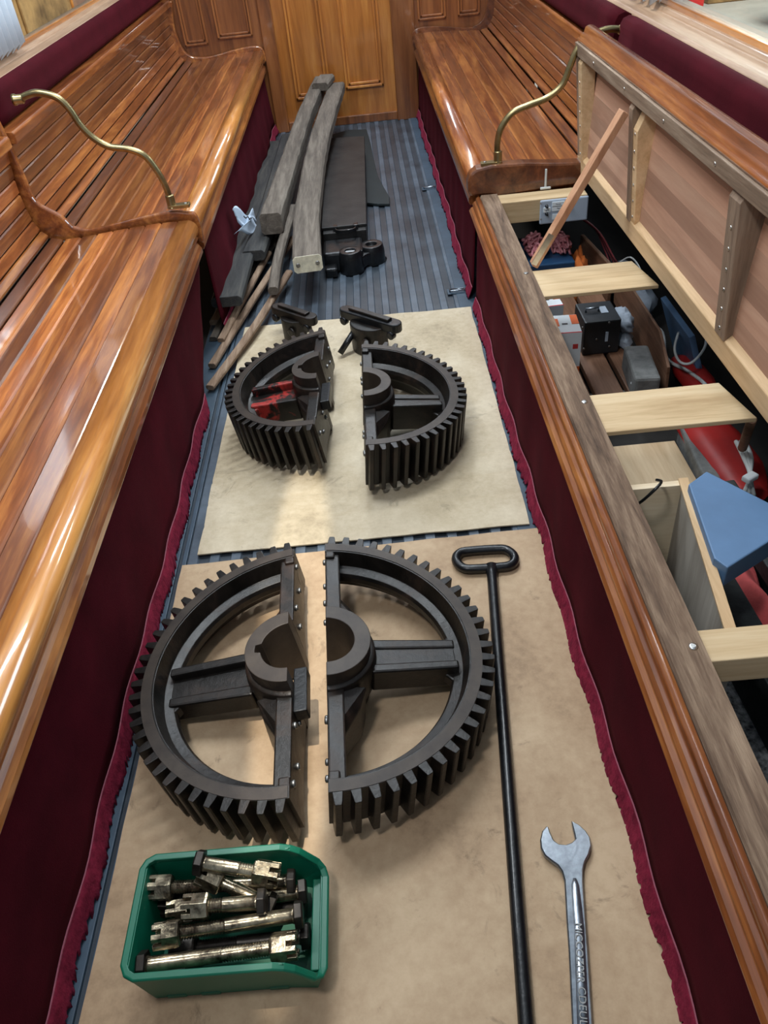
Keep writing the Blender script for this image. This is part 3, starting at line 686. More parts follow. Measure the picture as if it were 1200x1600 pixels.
mb = MB(); mb.add(vs, [list(range(n))[::-1], [3*n+i for i in range(n)]]+[(k*n+i, k*n+(i+1) % n, (k+1)*n+(i+1) % n, (k+1)*n+i) for k in range(3) for i in range(n)])
mb.build('body', 'steel', t)
a = onz(898, 1372, FZ+.0145); b_ = onz(905, 1450, FZ+.0145)
c0 = onz(913, 1640, FZ+.0145)
mb = MB(); mb.sweep([a, a+(b_-a)*.15, a+(b_-a)*.6, b_, c0], [(-.012, -.004), (-.009, .0005), (0, .0026), (.009, .0005), (.012, -.004)], tone=.75, smooth=True, scale=[.3, .75, .9, .95, 1.05]); mb.build('shank_ridge', 'steel', t)
def text(s, name, size, depth, mat, M, parent, spacing=1.0, align='CENTER'):
    cu = bpy.data.curves.new(name, 'FONT'); cu.body = s; cu.size = size; cu.extrude = depth; cu.align_x = align; cu.align_y = 'CENTER'; cu.space_character = spacing
    ob = bpy.data.objects.new(name+'_t', cu); COL.objects.link(ob); bpy.context.view_layer.update()
    me = bpy.data.meshes.new_from_object(ob.evaluated_get(bpy.context.evaluated_depsgraph_get())); bpy.data.objects.remove(ob)
    o_ = ORG[parent.name]
    for v in me.vertices: v.co = M @ v.co-o_
    at = me.attributes.new('tone', 'FLOAT', 'FACE')
    for i in range(len(me.polygons)): at.data[i].value = .5
    me.materials.clear(); me.materials.append(MATS[mat]); o = bpy.data.objects.new(name, me); COL.objects.link(o); o.parent = parent; return o
dr_ = (onz(913, 1640, FZ)-onz(904, 1440, FZ)).normalized()
def lay(p, d, up=Vector((0, 0, 1))):
    d = d.normalized(); up = up.normalized(); y = up.cross(d)
    M = Matrix((d, y, up)).transposed().to_4x4(); M.translation = p; return M
text('MICCOZPER', 'lettering', .0175, .0012, 'dull_screw', lay(onz(905, 1488, FZ+.0175), dr_), t, 1.0)
text('CDEUL', 'lettering', .0175, .0012, 'dull_screw', lay(onz(910, 1572, FZ+.0175), dr_), t, 1.05)

# ------------------------------------------------------------------ green bin and its bolts
t = thing('parts_bin', 'green plastic open-fronted parts bin full of big castle-nut bolts', 'bin', (-.37, .59, FZ))
bx0, bx1, by0, by1, bh = -.530, -.208, .492, .692, .130
def outline(k, z_side, z_front, ins):
    return None
th = .004
mb = MB()
def wall_ring(ins_t, ins_b):
    """outline of the bin walls from the back left round to the back right, each as (x, y, ztop)"""
    return [(-.530, .692, bh), (-.530, .492, bh), (-.262, .492, bh), (-.206, .488, .066), (-.206, .680, .066), (-.262, .692, bh)]
O = wall_ring(0, 0); cx, cy = -.37, .592
def shrink(p, k, z): return (cx+(p[0]-cx)*k, cy+(p[1]-cy)*k, z)
vs = [shrink(p, .97, FZ+p[2]) for p in O]+[shrink(p, .88, FZ+.001) for p in O]+[shrink(p, .945, FZ+p[2]) for p in O]+[shrink(p, .86, FZ+.006) for p in O]
fs = []
for i in range(6):
    j = (i+1) % 6; fs += [(i, j, 6+j, 6+i), (12+i, 12+j, 18+j, 18+i), (i, j, 12+j, 12+i)]
fs += [[6+i for i in range(6)], [18+i for i in range(6)]]
mb.add(vs, fs); mb.build('body', 'green_plastic', t)
mb = MB(); rim = []
Ov = [Vector((p[0], p[1], FZ+p[2])) for p in O]
for i in range(6):
    p, a, b_ = Ov[i], Ov[i-1], Ov[(i+1) % 6]
    r_ = .020
    da = (a-p).normalized(); db = (b_-p).normalized()
    rim += [p+da*r_, p+da*r_*.35+db*r_*.35, p+db*r_]
mb.sweep(rim, [(-.007, -.006), (.004, -.006), (.006, -.003), (.006, .001), (.003, .003), (-.007, .003)], closed=True); mb.build('rim', 'green_plastic', t, .0015)
mb = MB()
for xx in (-.49, -.43, -.31): mb.span(xx, xx+.035, by0+.010, by0+.022, FZ, FZ+.012)
mb.build('foot', 'green_plastic', t, .002)
mb = MB(); mb.span(-.232, -.214, .51, .665, FZ+.02, FZ+.052); mb.build('label_holder', 'green_plastic', t, .002)

def bolt(a, b_, label, nut_mat='bolt_steel', rs=.0125, spin=0.0, nut=True):
    """a = outer end of the hexagon head, b = outer end of the nut"""
    a = Vector(a); b_ = Vector(b_); L = (b_-a).length; d = (b_-a)/L
    t = local('castle_nut_bolt', label, 'bolt', a, (0, 0, 0), 'bolts in the green bin')
    t.rotation_euler = (d.to_track_quat('X', 'Z').to_matrix() @ Matrix.Rotation(spin, 3, 'X')).to_euler()
    hexr = .0235
    mb = MB(); mb.lathe((0, 0, 0), (1, 0, 0), [(0, hexr*.9), (.003, hexr), (.015, hexr), (.0155, hexr*.85)], 6); mb.build('head', 'bolt_dark', t, .001)
    prof = [(.014, rs*1.2), (.02, rs)]; x = L*.52; prof.append((x, rs))
    while x < L-.045:
        prof += [(x+.0016, rs), (x+.0032, rs*.80)]; x += .0046
    prof.append((L-.04, rs*.95)); prof.append((L-.008, rs*.9))
    mb = MB(); mb.lathe((0, 0, 0), (1, 0, 0), prof, 18); mb.build('shank', nut_mat, t)
    if nut:
        mb = MB(); mb.lathe((0, 0, 0), (1, 0, 0), [(L-.046, hexr*.8), (L-.044, hexr*.95), (L-.040, hexr), (L-.016, hexr)], 6, .6)
        ax = Vector((1, 0, 0)); A = ax.orthogonal().normalized(); B = ax.cross(A)
        for k in range(6):      # castle crown
            pts = []
            for q in (-19, 0, 19):
                an = R(k*60+q); rr = hexr*math.cos(R(30))/math.cos(R(30-abs(q))); pts.append((rr*math.cos(an), rr*math.sin(an)))
            inn = [(hexr*.55*math.cos(R(k*60+q)), hexr*.55*math.sin(R(k*60+q))) for q in (15, -15)]
            pol = pts+inn
            # crown segments centred on the flats' corners leave slots between them
            mb.prism(pol, lambda x_, y_, q: Vector((q, 0, 0))+A*x_+B*y_, L-.0165, L, .6)
        mb.build('castle_nut', nut_mat, t, .0006)
    return t
def bz(px, py, z): return onz(px, py, FZ+z)
bolt(bz(305, 1347, .150), bz(436, 1368, .128), 'topmost short bolt slanting over the far rim of the green bin', spin=.3)
bolt(bz(462, 1377, .072), bz(231, 1388, .098), 'bolt with shiny castle nut in the far left corner of the green bin', spin=.5)
bolt(bz(428, 1418, .070), bz(311, 1362, .122), 'bolt pointing down right beneath the topmost bolt, in the green bin', spin=.1)
bolt(bz(417, 1409, .118), bz(287, 1419, .122), 'short bolt with brassy castle nut in the middle of the green bin', spin=.6)
bolt(bz(474, 1428, .095), bz(240, 1464, .110), 'long oily bolt crossing the green bin just below the middle one', spin=.2)
bolt(bz(217, 1509, .095), bz(465, 1476, .105), 'long bolt nearest the camera in the green bin, castle nut at its right', spin=.45)
bolt(bz(480, 1392, .060), bz(262, 1428, .075), 'dark bolt mostly hidden under the middle bolts of the green bin', spin=.4)
bolt(bz(485, 1462, .045), bz(268, 1485, .050), 'dark bolt at the bottom between the two long bolts of the green bin', 'bolt_dark', spin=.3)
bolt(bz(478, 1420, .035), bz(250, 1412, .045), 'dark bolt lowest in the green bin, its head showing at the open end', 'bolt_dark', spin=.2)

# ------------------------------------------------------------------ timbers, black box, sheet
def timber(name, pts, wd, hh, mat, label, cat_='timber', group=None, ends=None, taper=None, jag=.0):
    p = cat([Vector(q) for q in pts], 8)
    if jag:
        for i in range(1, len(p)-1): p[i] += Vector((random.uniform(-jag, jag), 0, random.uniform(-jag, jag)*.5))
    c = min(.012, hh*.25)
    sec = [(-wd/2+c, -hh/2), (wd/2-c, -hh/2), (wd/2, -hh/2+c), (wd/2, hh/2-c), (wd/2-c, hh/2), (-wd/2+c, hh/2), (-wd/2, hh/2-c), (-wd/2, -hh/2+c)]
    sc_ = [taper[0]+(taper[1]-taper[0])*i/(len(p)-1) for i in range(len(p))] if taper else None
    t = thing(name, label, cat_, p[0], group)
    mb = MB(); mb.sweep(p, sec, tone=.5, scale=sc_); o = mb.build('plank', mat, t, .002)
    if ends:
        d = (p[0]-p[1]).normalized(); k = sc_[0] if sc_ else 1
        mb = MB(); mb.sweep([p[0]+d*.0005, p[0]+d*.004], [(a*k*1.0, b_*k*1.0) for a, b_ in sec]); mb.build('painted_end', ends, t)
        up = Vector((0, 0, 1)); r_ = d.cross(up).normalized()
        for s_ in (-1, 1):
            mb = MB(); mb.lathe(p[0]+d*.004+r_*s_*wd*.32, tuple(d), [(0, .009), (.003, .009), (.004, .005)], 12); mb.build('screw', 'dull_screw', t)
    return t
plain('cream_paint', (.78, .74, .58), .7, 0, .35, 30)
timber('wooden_batten', [onz(452, 425, .06), onz(395, 515, .05), onz(328, 606, .03)][::-1], .034, .022, 'weathered_brown', 'grey-brown batten, longest of the fan, its tip near the small gear', 'batten', 'thin battens fanned on the floor')
timber('wooden_batten', [onz(331, 572, .025), onz(385, 485, .035), onz(458, 372, .07)], .032, .022, 'weathered_brown', 'warm brown batten next to the longest one in the fan', 'batten', 'thin battens fanned on the floor')
timber('wooden_batten', [onz(333, 530, .02), onz(380, 440, .03), onz(436, 372, .055)], .032, .022, 'weathered', 'grey batten third in the fan of battens', 'batten', 'thin battens fanned on the floor')
timber('wooden_batten', [onz(345, 532, .045), onz(383, 462, .05), onz(420, 395, .065)], .030, .020, 'weathered_brown', 'thin batten lying on top of the fan between its grey and warm brown neighbours', 'batten', 'thin battens fanned on the floor')
timber('wooden_batten', [onz(366, 432, .07), onz(390, 392, .085), onz(418, 345, .10)], .04, .03, 'weathered', 'grey batten ending above the dark board by the left curtain', 'batten', 'thin battens fanned on the floor')
timber('wooden_batten', [onz(336, 505, .018), onz(352, 478, .018), onz(372, 445, .02)], .05, .03, 'weathered_brown', 'short brown batten lying close to the left curtain', 'batten', 'thin battens fanned on the floor')
timber('wooden_batten', [onz(427, 455, .10), onz(436, 400, .12), onz(458, 325, .15)], .045, .04, 'weathered', 'dark brown round-ended stick between the two thick timbers', 'batten', 'thin battens fanned on the floor')
timber('tarred_board', [onz(354, 472, .13), onz(392, 350, .10), onz(434, 225, .04)], .13, .045, 'tarred_board', 'wide black tarred board lying along the left curtain', 'board')
timber('tarred_board', [onz(396, 400, .12), onz(424, 320, .11), onz(452, 215, .10)], .11, .05, 'tarred_board', 'black board beneath the left thick timber', 'board')
timber('thick_timber', [onz(424, 350, .20), onz(440, 300, .21), onz(456, 250, .23), onz(476, 188, .26), onz(497, 138, .29), onz(502, 128, .295)], .105, .10, 'weathered', 'left one of two thick grey timbers, blunt near end', 'timber', 'thick timbers leaning to the door', None, (1, .80), .002)
timber('thick_timber', [onz(481, 412, .20), onz(480, 345, .21), onz(491, 262, .23), onz(507, 195, .26), onz(523, 148, .285), onz(527, 136, .29)], .130, .075, 'weathered', 'right one of two thick grey timbers, with cream painted near end', 'timber', 'thick timbers leaning to the door', 'cream_paint', (.95, .82), .002)
timber('weathered_block', [onz(500, 136, .335), onz(506, 128, .34), onz(511, 122, .345)], .11, .05, 'weathered', 'short grey wood block on the far ends of the thick timbers', 'block')
# crumpled paper
t = thing('crumpled_paper', 'crumpled pale blue paper with handwriting beside the left curtain', 'paper', onz(385, 350, .03))
q = [onx(364, 330, -.645), onx(396, 332, -.61), onx(402, 350, -.60), onx(372, 350, -.64)]
mb = MB()
mb.grid(lambda a, b_: (q[0]*(1-a)+q[1]*a)*(1-b_)+(q[3]*(1-a)+q[2]*a)*b_+Vector((0, 0, .022*math.sin(a*7+b_*3)+.012*math.sin(b_*9))), 14, 8)
q2 = [onx(392, 343, -.60), onx(402, 349, -.595), onx(396, 362, -.60), onx(366, 366, -.64)]
mb.grid(lambda a, b_: (q2[0]*(1-a)+q2[1]*a)*(1-b_)+(q2[3]*(1-a)+q2[2]*a)*b_+Vector((0, 0, .012*math.sin(a*6))), 8, 5)
mb.build('sheet', 'paper', t, solid=.001)
mb = MB(); mb.tube([onx(381, 338, -.590), onx(384, 341, -.588), onx(387, 338, -.586), onx(390, 343, -.584), onx(393, 341, -.582)], .0025, 6); mb.build('handwriting', 'ink', t)
# black box
t = thing('black_tin_box', 'long worn black metal box lying in front of the door', 'box', (-.145, 4.5, 0))
mb = MB(); mb.add([(-.262, 3.72, .006), (-.052, 3.72, .006), (-.030, 5.26, .006), (-.262, 5.30, .006), (-.262, 3.72, .128), (-.052, 3.72, .128), (-.030, 5.26, .128), (-.262, 5.30, .128)],
                  [(0, 1, 2, 3), (4, 5, 6, 7), (0, 1, 5, 4), (1, 2, 6, 5), (2, 3, 7, 6), (3, 0, 4, 7)]); mb.build('body', 'black_tin', t, .004)
mb = MB(); mb.add([(-.268, 3.76, .128), (-.048, 3.76, .128), (-.024, 5.28, .128), (-.268, 5.32, .128), (-.268, 3.76, .142), (-.048, 3.76, .142), (-.024, 5.28, .142), (-.268, 5.32, .142)],
                  [(0, 1, 2, 3), (4, 5, 6, 7), (0, 1, 5, 4), (1, 2, 6, 5), (2, 3, 7, 6), (3, 0, 4, 7)]); mb.build('lid', 'black_tin', t, .003)
mb = MB(); mb.sweep(cat([(-.20, 3.745, .135), (-.19, 3.70, .14), (-.15, 3.69, .14), (-.11, 3.70, .14), (-.10, 3.745, .135)], 4), [(-.004, -.008), (.004, -.008), (.004, .008), (-.004, .008)])
mb.span(-.21, -.19, 3.735, 3.77, .125, .150); mb.span(-.11, -.09, 3.735, 3.77, .125, .150); mb.build('latch', 'black_iron', t, .002)
# iron casting in front of the box
t = thing('iron_bracket', 'greasy black iron bracket with two round bosses in front of the black box', 'bracket', (-.12, 3.55, 0))
mb = MB(); mb.span(-.262, -.075, 3.54, 3.715, .006, .10); mb.build('block', 'black_iron', t, .012)
def disc(name, c, r, h, par, mat='black_iron', hole=True):
    mb = MB()
    pr_ = [(0, r*1.05), (h*.7, r), (h, r*.9)]+([(h, r*.45), (h*.8, r*.4), (h*.8, .001)] if hole else [(h, .001)])
    mb.lathe(c, (0, 0, 1), pr_, 26); return mb.build(name, mat, par, .002)
disc('boss', (-.135, 3.54, .006), .055, .10, t); disc('boss', (-.035, 3.63, .006), .060, .085, t)
mb = MB(); mb.sweep([(-.135, 3.54, .04), (-.09, 3.59, .045), (-.035, 3.63, .04)], [(-.045, -.03), (.045, -.03), (.045, .03), (-.045, .03)]); mb.span(-.26, -.20, 3.48, 3.56, .006, .05); mb.build('bridge', 'black_iron', t, .01)
o = disc('iron_washer', (onz(600, 403, .006)), .022, .008, None) if False else None
mb = MB(); mb.lathe(onz(599, 404, .006), (.1, .05, 1), [(0, .018), (.007, .016), (.009, .006)], 9); o = mb.build('grease_scrap', 'black_iron', None, .001); tag(o, 'small black scrap on the ribbed floor right of the iron bracket', 'scrap')
# rubber sheet
px = [(520, 212), (545, 205), (573, 204), (579, 225), (584, 250), (590, 275), (600, 295), (609, 310), (609, 321), (590, 321), (560, 318), (535, 300)]
P = [onz(a, b_, .012) for a, b_ in px]; n = len(P)
mb = MB(); mb.add([(p.x, p.y, .0068) for p in P]+[(p.x, p.y, .022) for p in P], [list(range(n))[::-1], [n+i for i in range(n)]]+[(i, (i+1) % n, n+(i+1) % n, n+i) for i in range(n)])
o = mb.build('rubber_sheet', 'rubber', None, .004); tag(o, 'black rubber sheet with curved edge under the right side of the black box', 'sheet')
# flush lifting rings in the floor hatch
for k, (px_, py_, lb) in enumerate(((671, 294, 'small steel lifting ring in the floor, the one nearer the door'), (714, 455, 'small steel lifting ring in the floor just beyond the cardboard'))):
    c = onz(px_, py_, .008); t = thing('lifting_ring', lb, 'ring', c, 'lifting rings in the floor')
    mb = MB(); mb.box(c, (.085, .050, .004)); mb.build('plate', 'hatch_paint', t, .001)
    mb = MB(); mb.tube([c+Vector(q) for q in ((-.032, .012, .006), (-.032, -.006, .010), (-.028, -.014, .010), (.028, -.014, .010), (.032, -.006, .010), (.032, .012, .006))], .0035, 8, True); mb.build('ring', 'steel', t)

# ------------------------------------------------------------------ inside the locker
# grey switch panel
yy = 2.955
t = thing('switch_panel', 'grey electrical switch panel on the end board inside the open locker', 'switch panel', (.70, yy, .36))
mb = MB(); mb.span(.618, .800, yy-.010, yy, .362, .452); mb.build('plate', 'panel_grey', t, .006)
def pan(px_, py_): return ony(px_, py_, yy-.0115)
def stick(a, b_, c, d, nm='label_strip', mt='sticker'):
    p, q = pan(a, b_), pan(c, d); mb = MB(); mb.span(min(p.x, q.x), max(p.x, q.x), yy-.013, yy-.010, min(p.z, q.z), max(p.z, q.z)); return mb.build(nm, mt, t)
stick(849, 325, 860, 331); stick(863, 316, 882, 321.5); stick(863, 322.5, 882, 328); stick(863, 335, 882, 341); stick(884, 321, 894, 326)
for (a, b_) in ((854, 322), (854, 334), (888.5, 317)):
    mb = MB(); mb.lathe(pan(a, b_), (0, -1, 0), [(0, .0062), (.004, .0062), (.005, .004), (.014, .003), (.016, .0035)], 12); mb.build('toggle_switch', 'black_iron', t)
for (a, b_) in ((845, 318), (845, 342.5)):
    mb = MB(); mb.lathe(pan(a, b_), (0, -1, 0), [(0, .003), (.001, .003), (.0015, .0015)], 8); mb.build('screw', 'bright_screw', t)
for (a, b_, s_) in ((872.5, 318.5, 'Power'), (872.5, 325, 'Main'), (854.5, 328, 'Lights'), (872.5, 338, 'Off')):
    p = pan(a, b_); p.y = yy-.0135; text(s_, 'lettering', .0075, .0002, 'ink', Matrix.Translation(p) @ Matrix.Rotation(R(90), 4, 'X'), t)
# battery box with pink wire tangle
bx = onz(800, 365, .13)
t = thing('blue_case', 'light blue plastic battery case with dark blue lid at the far end of the locker', 'battery', (.70, 3.1, -.01))
mb = MB(); mb.span(.565, .755, 2.93, 3.20, -.01, .180); mb.build('case', 'blue_plastic', t, .006)
mb = MB(); mb.span(.560, .760, 2.92, 3.21, .180, .213); mb.build('lid', 'blue_dark', t, .005)
mb = MB(); mb.span(.66, .70, 2.9285, 2.93, .06, .10); mb.build('label', 'sticker', t)
def tangle(name, c, rx, ry, rz, n, r, mat, label, seed):
    rnd = random.Random(seed); mb = MB(); pts = []
    for k in range(n):
        a = rnd.uniform(0, 6.28); e = rnd.uniform(0, 1.4); q = rnd.uniform(.55, 1)
        pts.append(Vector((c[0]+rx*q*math.cos(a)*math.cos(e), c[1]+ry*q*math.sin(a)*math.cos(e), c[2]+rz*q*math.sin(e)+r)))
    mb.tube(cat(pts, 6), r, 6); o = mb.build(name, mat, None); tag(o, label, 'wires'); return o
o = tangle('wire_coil', (.618, 3.03, .211), .058, .085, .085, 90, .0052, 'pink_wire', 'tangle of thin pink and white wire on the blue case, left of the prop stick', 3); o['group'] = 'pink wire bundles'
o = tangle('wire_coil', (.725, 3.04, .211), .045, .08, .07, 75, .0052, 'pink_wire', 'tangle of thin pink and white wire on the blue case, right of the prop stick', 5); o['group'] = 'pink wire bundles'
# orange cloth
mb = MB()
def lump(mb, c, r, amp, fr, seed, nu=20, nv=14):
    def f(a, b_):
        th_, ph_ = a*2*math.pi, b_*math.pi
        d = Vector((math.cos(th_)*math.sin(ph_), math.sin(th_)*math.sin(ph_), math.cos(ph_)))
        k = 1+amp*noise.noise(d*fr+Vector((seed, 0, 0)))
        return Vector(c)+Vector((d.x*r[0], d.y*r[1], d.z*r[2]))*k
    mb.grid(f, nu, nv)
lump(mb, (.795, 3.00, .10), (.038, .08, .11), .5, 2.2, 4); o = mb.build('orange_cloth', 'orange_cloth', None); tag(o, 'crumpled orange cloth right of the blue case in the locker', 'cloth')
mb = MB(); mb.box((.868, 3.02, .10), (.016, .34, .22), R(6)); o = mb.build('brown_board', 'brown_board', None, .003); tag(o, 'upright brown board beyond the first cross board, beside the red wires', 'board')
# red cables behind
for k in range(5):
    rnd = random.Random(k); p = [onz(880+k*6, 330+k*2, .28), onz(925+k*3, 352+k*3, .20), onz(945+k*4, 390+k*4, .14), onz(955+k*6, 430, .10+.01*k), onz(938+k*7, 462, .06)]
    mb = MB(); mb.tube(cat(p, 5), .0042, 7); o = mb.build('electric_cable', 'red_wire' if k % 2 == 0 else 'black_plastic', None)
    tag(o, ('thin red cable' if k % 2 == 0 else 'thin black cable')+' drooping behind the brown board in the locker', 'cable', 'red cables in the locker' if k % 2 == 0 else 'black cables in the locker')
mb = MB(); mb.tube(cat([onz(968, 410, .22), onz(985, 402, .25), onz(1000, 420, .25), onz(1006, 450, .22)], 5), .003, 6); o = mb.build('earth_wire', 'white_cable', None); tag(o, 'thin pale wire with crimp arching above the first cross board', 'wire')
mb = MB(); lump(mb, (1.00, 2.95, .06), (.07, .22, .07), .4, 3, 9); o = mb.build('grey_bag', 'grey_bag', None); tag(o, 'grey plastic bag lying under the red cables', 'bag')
# slatted bottom boards
for k, (a, b_) in enumerate(((.545, .648), (.664, .756), (.772, .868))):
    mb = MB(); mb.span(a, b_, 2.13, 2.90, .055, .080, .5+.15*k); o = mb.build('bottom_board', 'brown_board', None, .003)
    tag(o, ('brown locker floor board nearest the rail', 'middle brown locker floor board between two gaps', 'brown locker floor board under the grey stone block')[k], 'board', 'brown floor boards of the locker')
mb = MB(); mb.span(.53, .90, 2.16, 2.22, -.01, .0545); mb.span(.53, .90, 2.72, 2.78, -.01, .0545); o = mb.build('board_bearer', 'concrete', None, .003); tag(o, 'grey bearers under the brown locker floor boards', 'bearer')
# black metal unit
t = thing('black_relay_box', 'black metal box with white rivets standing on the brown locker boards', 'box', (.74, 2.48, .08))
mb = MB(); mb.span(.680, .806, 2.425, 2.575, .0805, .208); mb.build('case', 'black_plastic', t, .005)
for (a, b_) in ((910, 512), (952, 504), (912, 545), (952, 541), (932, 530)):
    p = ony(a, b_, 2.423); mb = MB(); mb.lathe(p, (0, -1, 0), [(0, .0045), (.002, .0045), (.003, .002)], 10); mb.build('rivet', 'dull_screw', t)
p = ony(948, 526, 2.422); mb = MB(); mb.box(p, (.010, .004, .036)); mb.build('badge', 'panel_grey', t, .001)
mb = MB(); mb.tube([(.700, 2.50, .209), (.700, 2.50, .222), (.745, 2.50, .222), (.745, 2.50, .209)], .004, 8); mb.build('handle', 'steel', t)
mb = MB(); mb.span(.750, .775, 2.48, 2.53, .207, .2105); mb.build('sticker', 'grey_bag', t)
for k, (c_, lb) in enumerate((((.838, 2.50, .165), 'silvery grey bag tucked right of the black box, the upper one'), ((.836, 2.49, .105), 'silvery grey bag tucked right of the black box, the lower one'))):
    mb = MB(); lump(mb, c_, (.030, .07, .034), .35, 3, 11+k); o = mb.build('grey_bag', 'grey_bag', None); tag(o, lb, 'bag', 'grey bags by the black box')
# orange and white cartons
def carton(c, size, rz, label):
    t = local('light_bulb_carton', label, 'carton', c, (0, 0, rz), 'orange and white cartons'); w_, l_, h_ = size
    mb = MB(); mb.box((0, 0, h_/2), size); mb.build('box', 'white_card', t, .001)
    mb = MB(); mb.box((0, -l_/2-.0006, h_*.12), (w_*1.002, .0012, h_*.24)); mb.box((w_*.36, l_*.22, h_+.0006), (w_*.28, l_*.5, .0012)); mb.box((-w_*.38, l_*.1, h_+.0006), (w_*.22, l_*.4, .0012)); mb.build('orange_print', 'orange_print', t)
    mb = MB(); mb.box((0, -l_/2+.003, h_+.0007), (w_, .005, .0012)); mb.box((w_*.28, -l_/2-.0008, h_*.70), (w_*.20, .0012, w_*.20)); mb.build('red_print', 'red_print', t)
    mb = MB(); mb.box((-w_*.05, 0, h_+.0007), (w_*.22, l_*.07, .001)); mb.build('lettering', 'ink', t)
    return t
carton((.598, 2.36, .0805), (.085, .13, .165), R(-4), 'orange and white carton against the rail, the nearer and higher one')
carton((.575, 2.55, .0805), (.085, .11, .165), R(3), 'orange and white carton mostly behind the nearer one')
# stone block
t = local('stone_block', 'rough grey stone block lying on the brown locker boards', 'block', (.815, 2.205, .0805), (0, 0, R(-6)))
mb = MB(); mb.box((0, 0, .044), (.080, .215, .088)); ORG[t.name] = Vector((0, 0, 0)); mb.build('block', 'concrete', t, .010)
mb = MB(); mb.lathe((-.0425, -.07, .05), (-1, 0, 0), [(0, .004), (.0005, .004)], 8); mb.build('spot', 'sticker', t)
# slanted brown partition with cut corner
mb = MB(); y0, y1 = 2.14, 2.85
mb.add([(.880, y0, .06), (.905, y1, .06), (.898, y1, .215), (.880, y0+.13, .235), (.875, y0, .175), (.890, y0, .06), (.915, y1, .06), (.908, y1, .215), (.890, y0+.13, .235), (.885, y0, .175)],
       [(0, 1, 2, 3, 4), (5, 6, 7, 8, 9), (0, 1, 6, 5), (1, 2, 7, 6), (2, 3, 8, 7), (3, 4, 9, 8), (4, 0, 5, 9)])
o = mb.build('brown_partition', 'brown_board', None, .002); tag(o, 'upright brown board with cut corner behind the stone block', 'board')
# things beyond the partition
mb = MB(); mb.box((1.03, 2.42, .10), (.02, .30, .22), Matrix.Rotation(R(-20), 3, 'Y')); o = mb.build('blue_board', 'blue_slab', None, .003); tag(o, 'dark blue board leaning in the shadow behind the brown partition', 'board')
mb = MB(); mb.tube(cat([onz(990, 468, .12), onz(1010, 500, .10), onz(1035, 520, .08), onz(1042, 560, .08), onz(1075, 580, .08), onz(1105, 605, .08), onz(1110, 640, .06)], 6), .006, 8); o = mb.build('white_cable', 'white_cable', None); tag(o, 'white cable running along the brown partition to the second cross board', 'cable')
mb = MB(); mb.tube(cat([onz(1060, 520, .15), onz(1054, 545, .15), onz(1062, 565, .15), onz(1080, 567, .15), onz(1100, 545, .16), onz(1105, 520, .17)], 6), .0045, 8); o = mb.build('white_cable', 'white_cable', None); tag(o, 'white cable loop in front of the dark blue board', 'cable')
def redbag(pxs, z, r, label, sc_):
    p = [onz(a, b_, z) for a, b_ in pxs]; mb = MB(); mb.sweep(cat(p, 6), [(math.cos(R(k*30)), .55*math.sin(R(k*30))) for k in range(12)], smooth=True, scale=[s_*r for s_ in sc_for(sc_, len(cat(p, 6)))])
    o = mb.build('fire_extinguisher', 'red_plastic', None); return o
def sc_for(v, n):
    out = []
    for i in range(n):
        x = i/(n-1)*(len(v)-1); k = min(int(x), len(v)-2); out.append(v[k]+(v[k+1]-v[k])*(x-k))
    return out
o = redbag([(1060, 560), (1085, 590), (1105, 615)], .05, .055, '', [.5, 1, 1, .7]); o.name = 'red_bag'; tag(o, 'dusty red plastic bag lying beyond the stone block', 'bag')
o = redbag([(1085, 655), (1115, 690), (1150, 735), (1170, 775)], .07, .085, '', [.8, 1, .95, .6]); o.name = 'red_container'; tag(o, 'red plastic container beyond the blue slab, crossed by white cable ties', 'container')
for k in range(3):
    mb = MB(); mb.tube(cat([onz(1150+k*7, 690, .17), onz(1162+k*6, 715, .18), onz(1172, 744, .17), onz(1160+k*9, 775, .12)], 5), .006, 8); o = mb.build('white_cable', 'white_cable', None); tag(o, 'white cable strand gathered by a tie beside the red container', 'cable', 'tied white cables')
mb = MB(); mb.box(onz(1172, 746, .185), (.040, .024, .016), R(30)); o = mb.build('cable_tie', 'sticker', None, .004); tag(o, 'pale blue tie gathering the white cables beside the red container', 'tie')
mb = MB(); mb.tube([onz(1175, 655, .36), onz(1160, 700, .20)], .012, 10); o = mb.build('copper_pipe', 'brown_board', None); tag(o, 'short brown pipe stub under the raised lid beside the second cross board', 'pipe')
# plywood bottom, crate, slab, bars
mb = MB(); mb.span(.60, .845, 1.375, 1.92, .035, .050); o = mb.build('plywood_sheet', 'ply', None, .002); tag(o, 'plywood sheet on the locker floor beyond the pine crate', 'plywood')
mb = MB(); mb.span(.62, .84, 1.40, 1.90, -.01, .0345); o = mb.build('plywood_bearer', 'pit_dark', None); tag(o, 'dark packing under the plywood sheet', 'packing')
mb = MB(); mb.box((.875, 1.80, .055), (.045, .30, .07), R(-4)); o = mb.build('dark_block', 'concrete', None, .006); tag(o, 'dark grey wooden block between plywood sheet and red container', 'block')
t = thing('pine_crate', 'open pine crate with grey plywood side nearest the camera in the locker', 'crate', (.56, 1.15, -.01))
mb = MB(); mb.span(.475, .648, 1.353, 1.371, .0, .350, .6); mb.build('end_board', 'pine', t, .001)
mb = MB(); mb.add([(.632, 1.353, 0), (.648, 1.353, 0), (.648, 1.353, .35), (.632, 1.353, .35), (.565, .89, 0), (.581, .89, 0), (.581, .89, .35), (.565, .89, .35)], [(0, 1, 2, 3), (4, 5, 6, 7), (0, 1, 5, 4), (1, 2, 6, 5), (2, 3, 7, 6), (3, 0, 4, 7)]); mb.build('side_board', 'grey_ply', t)
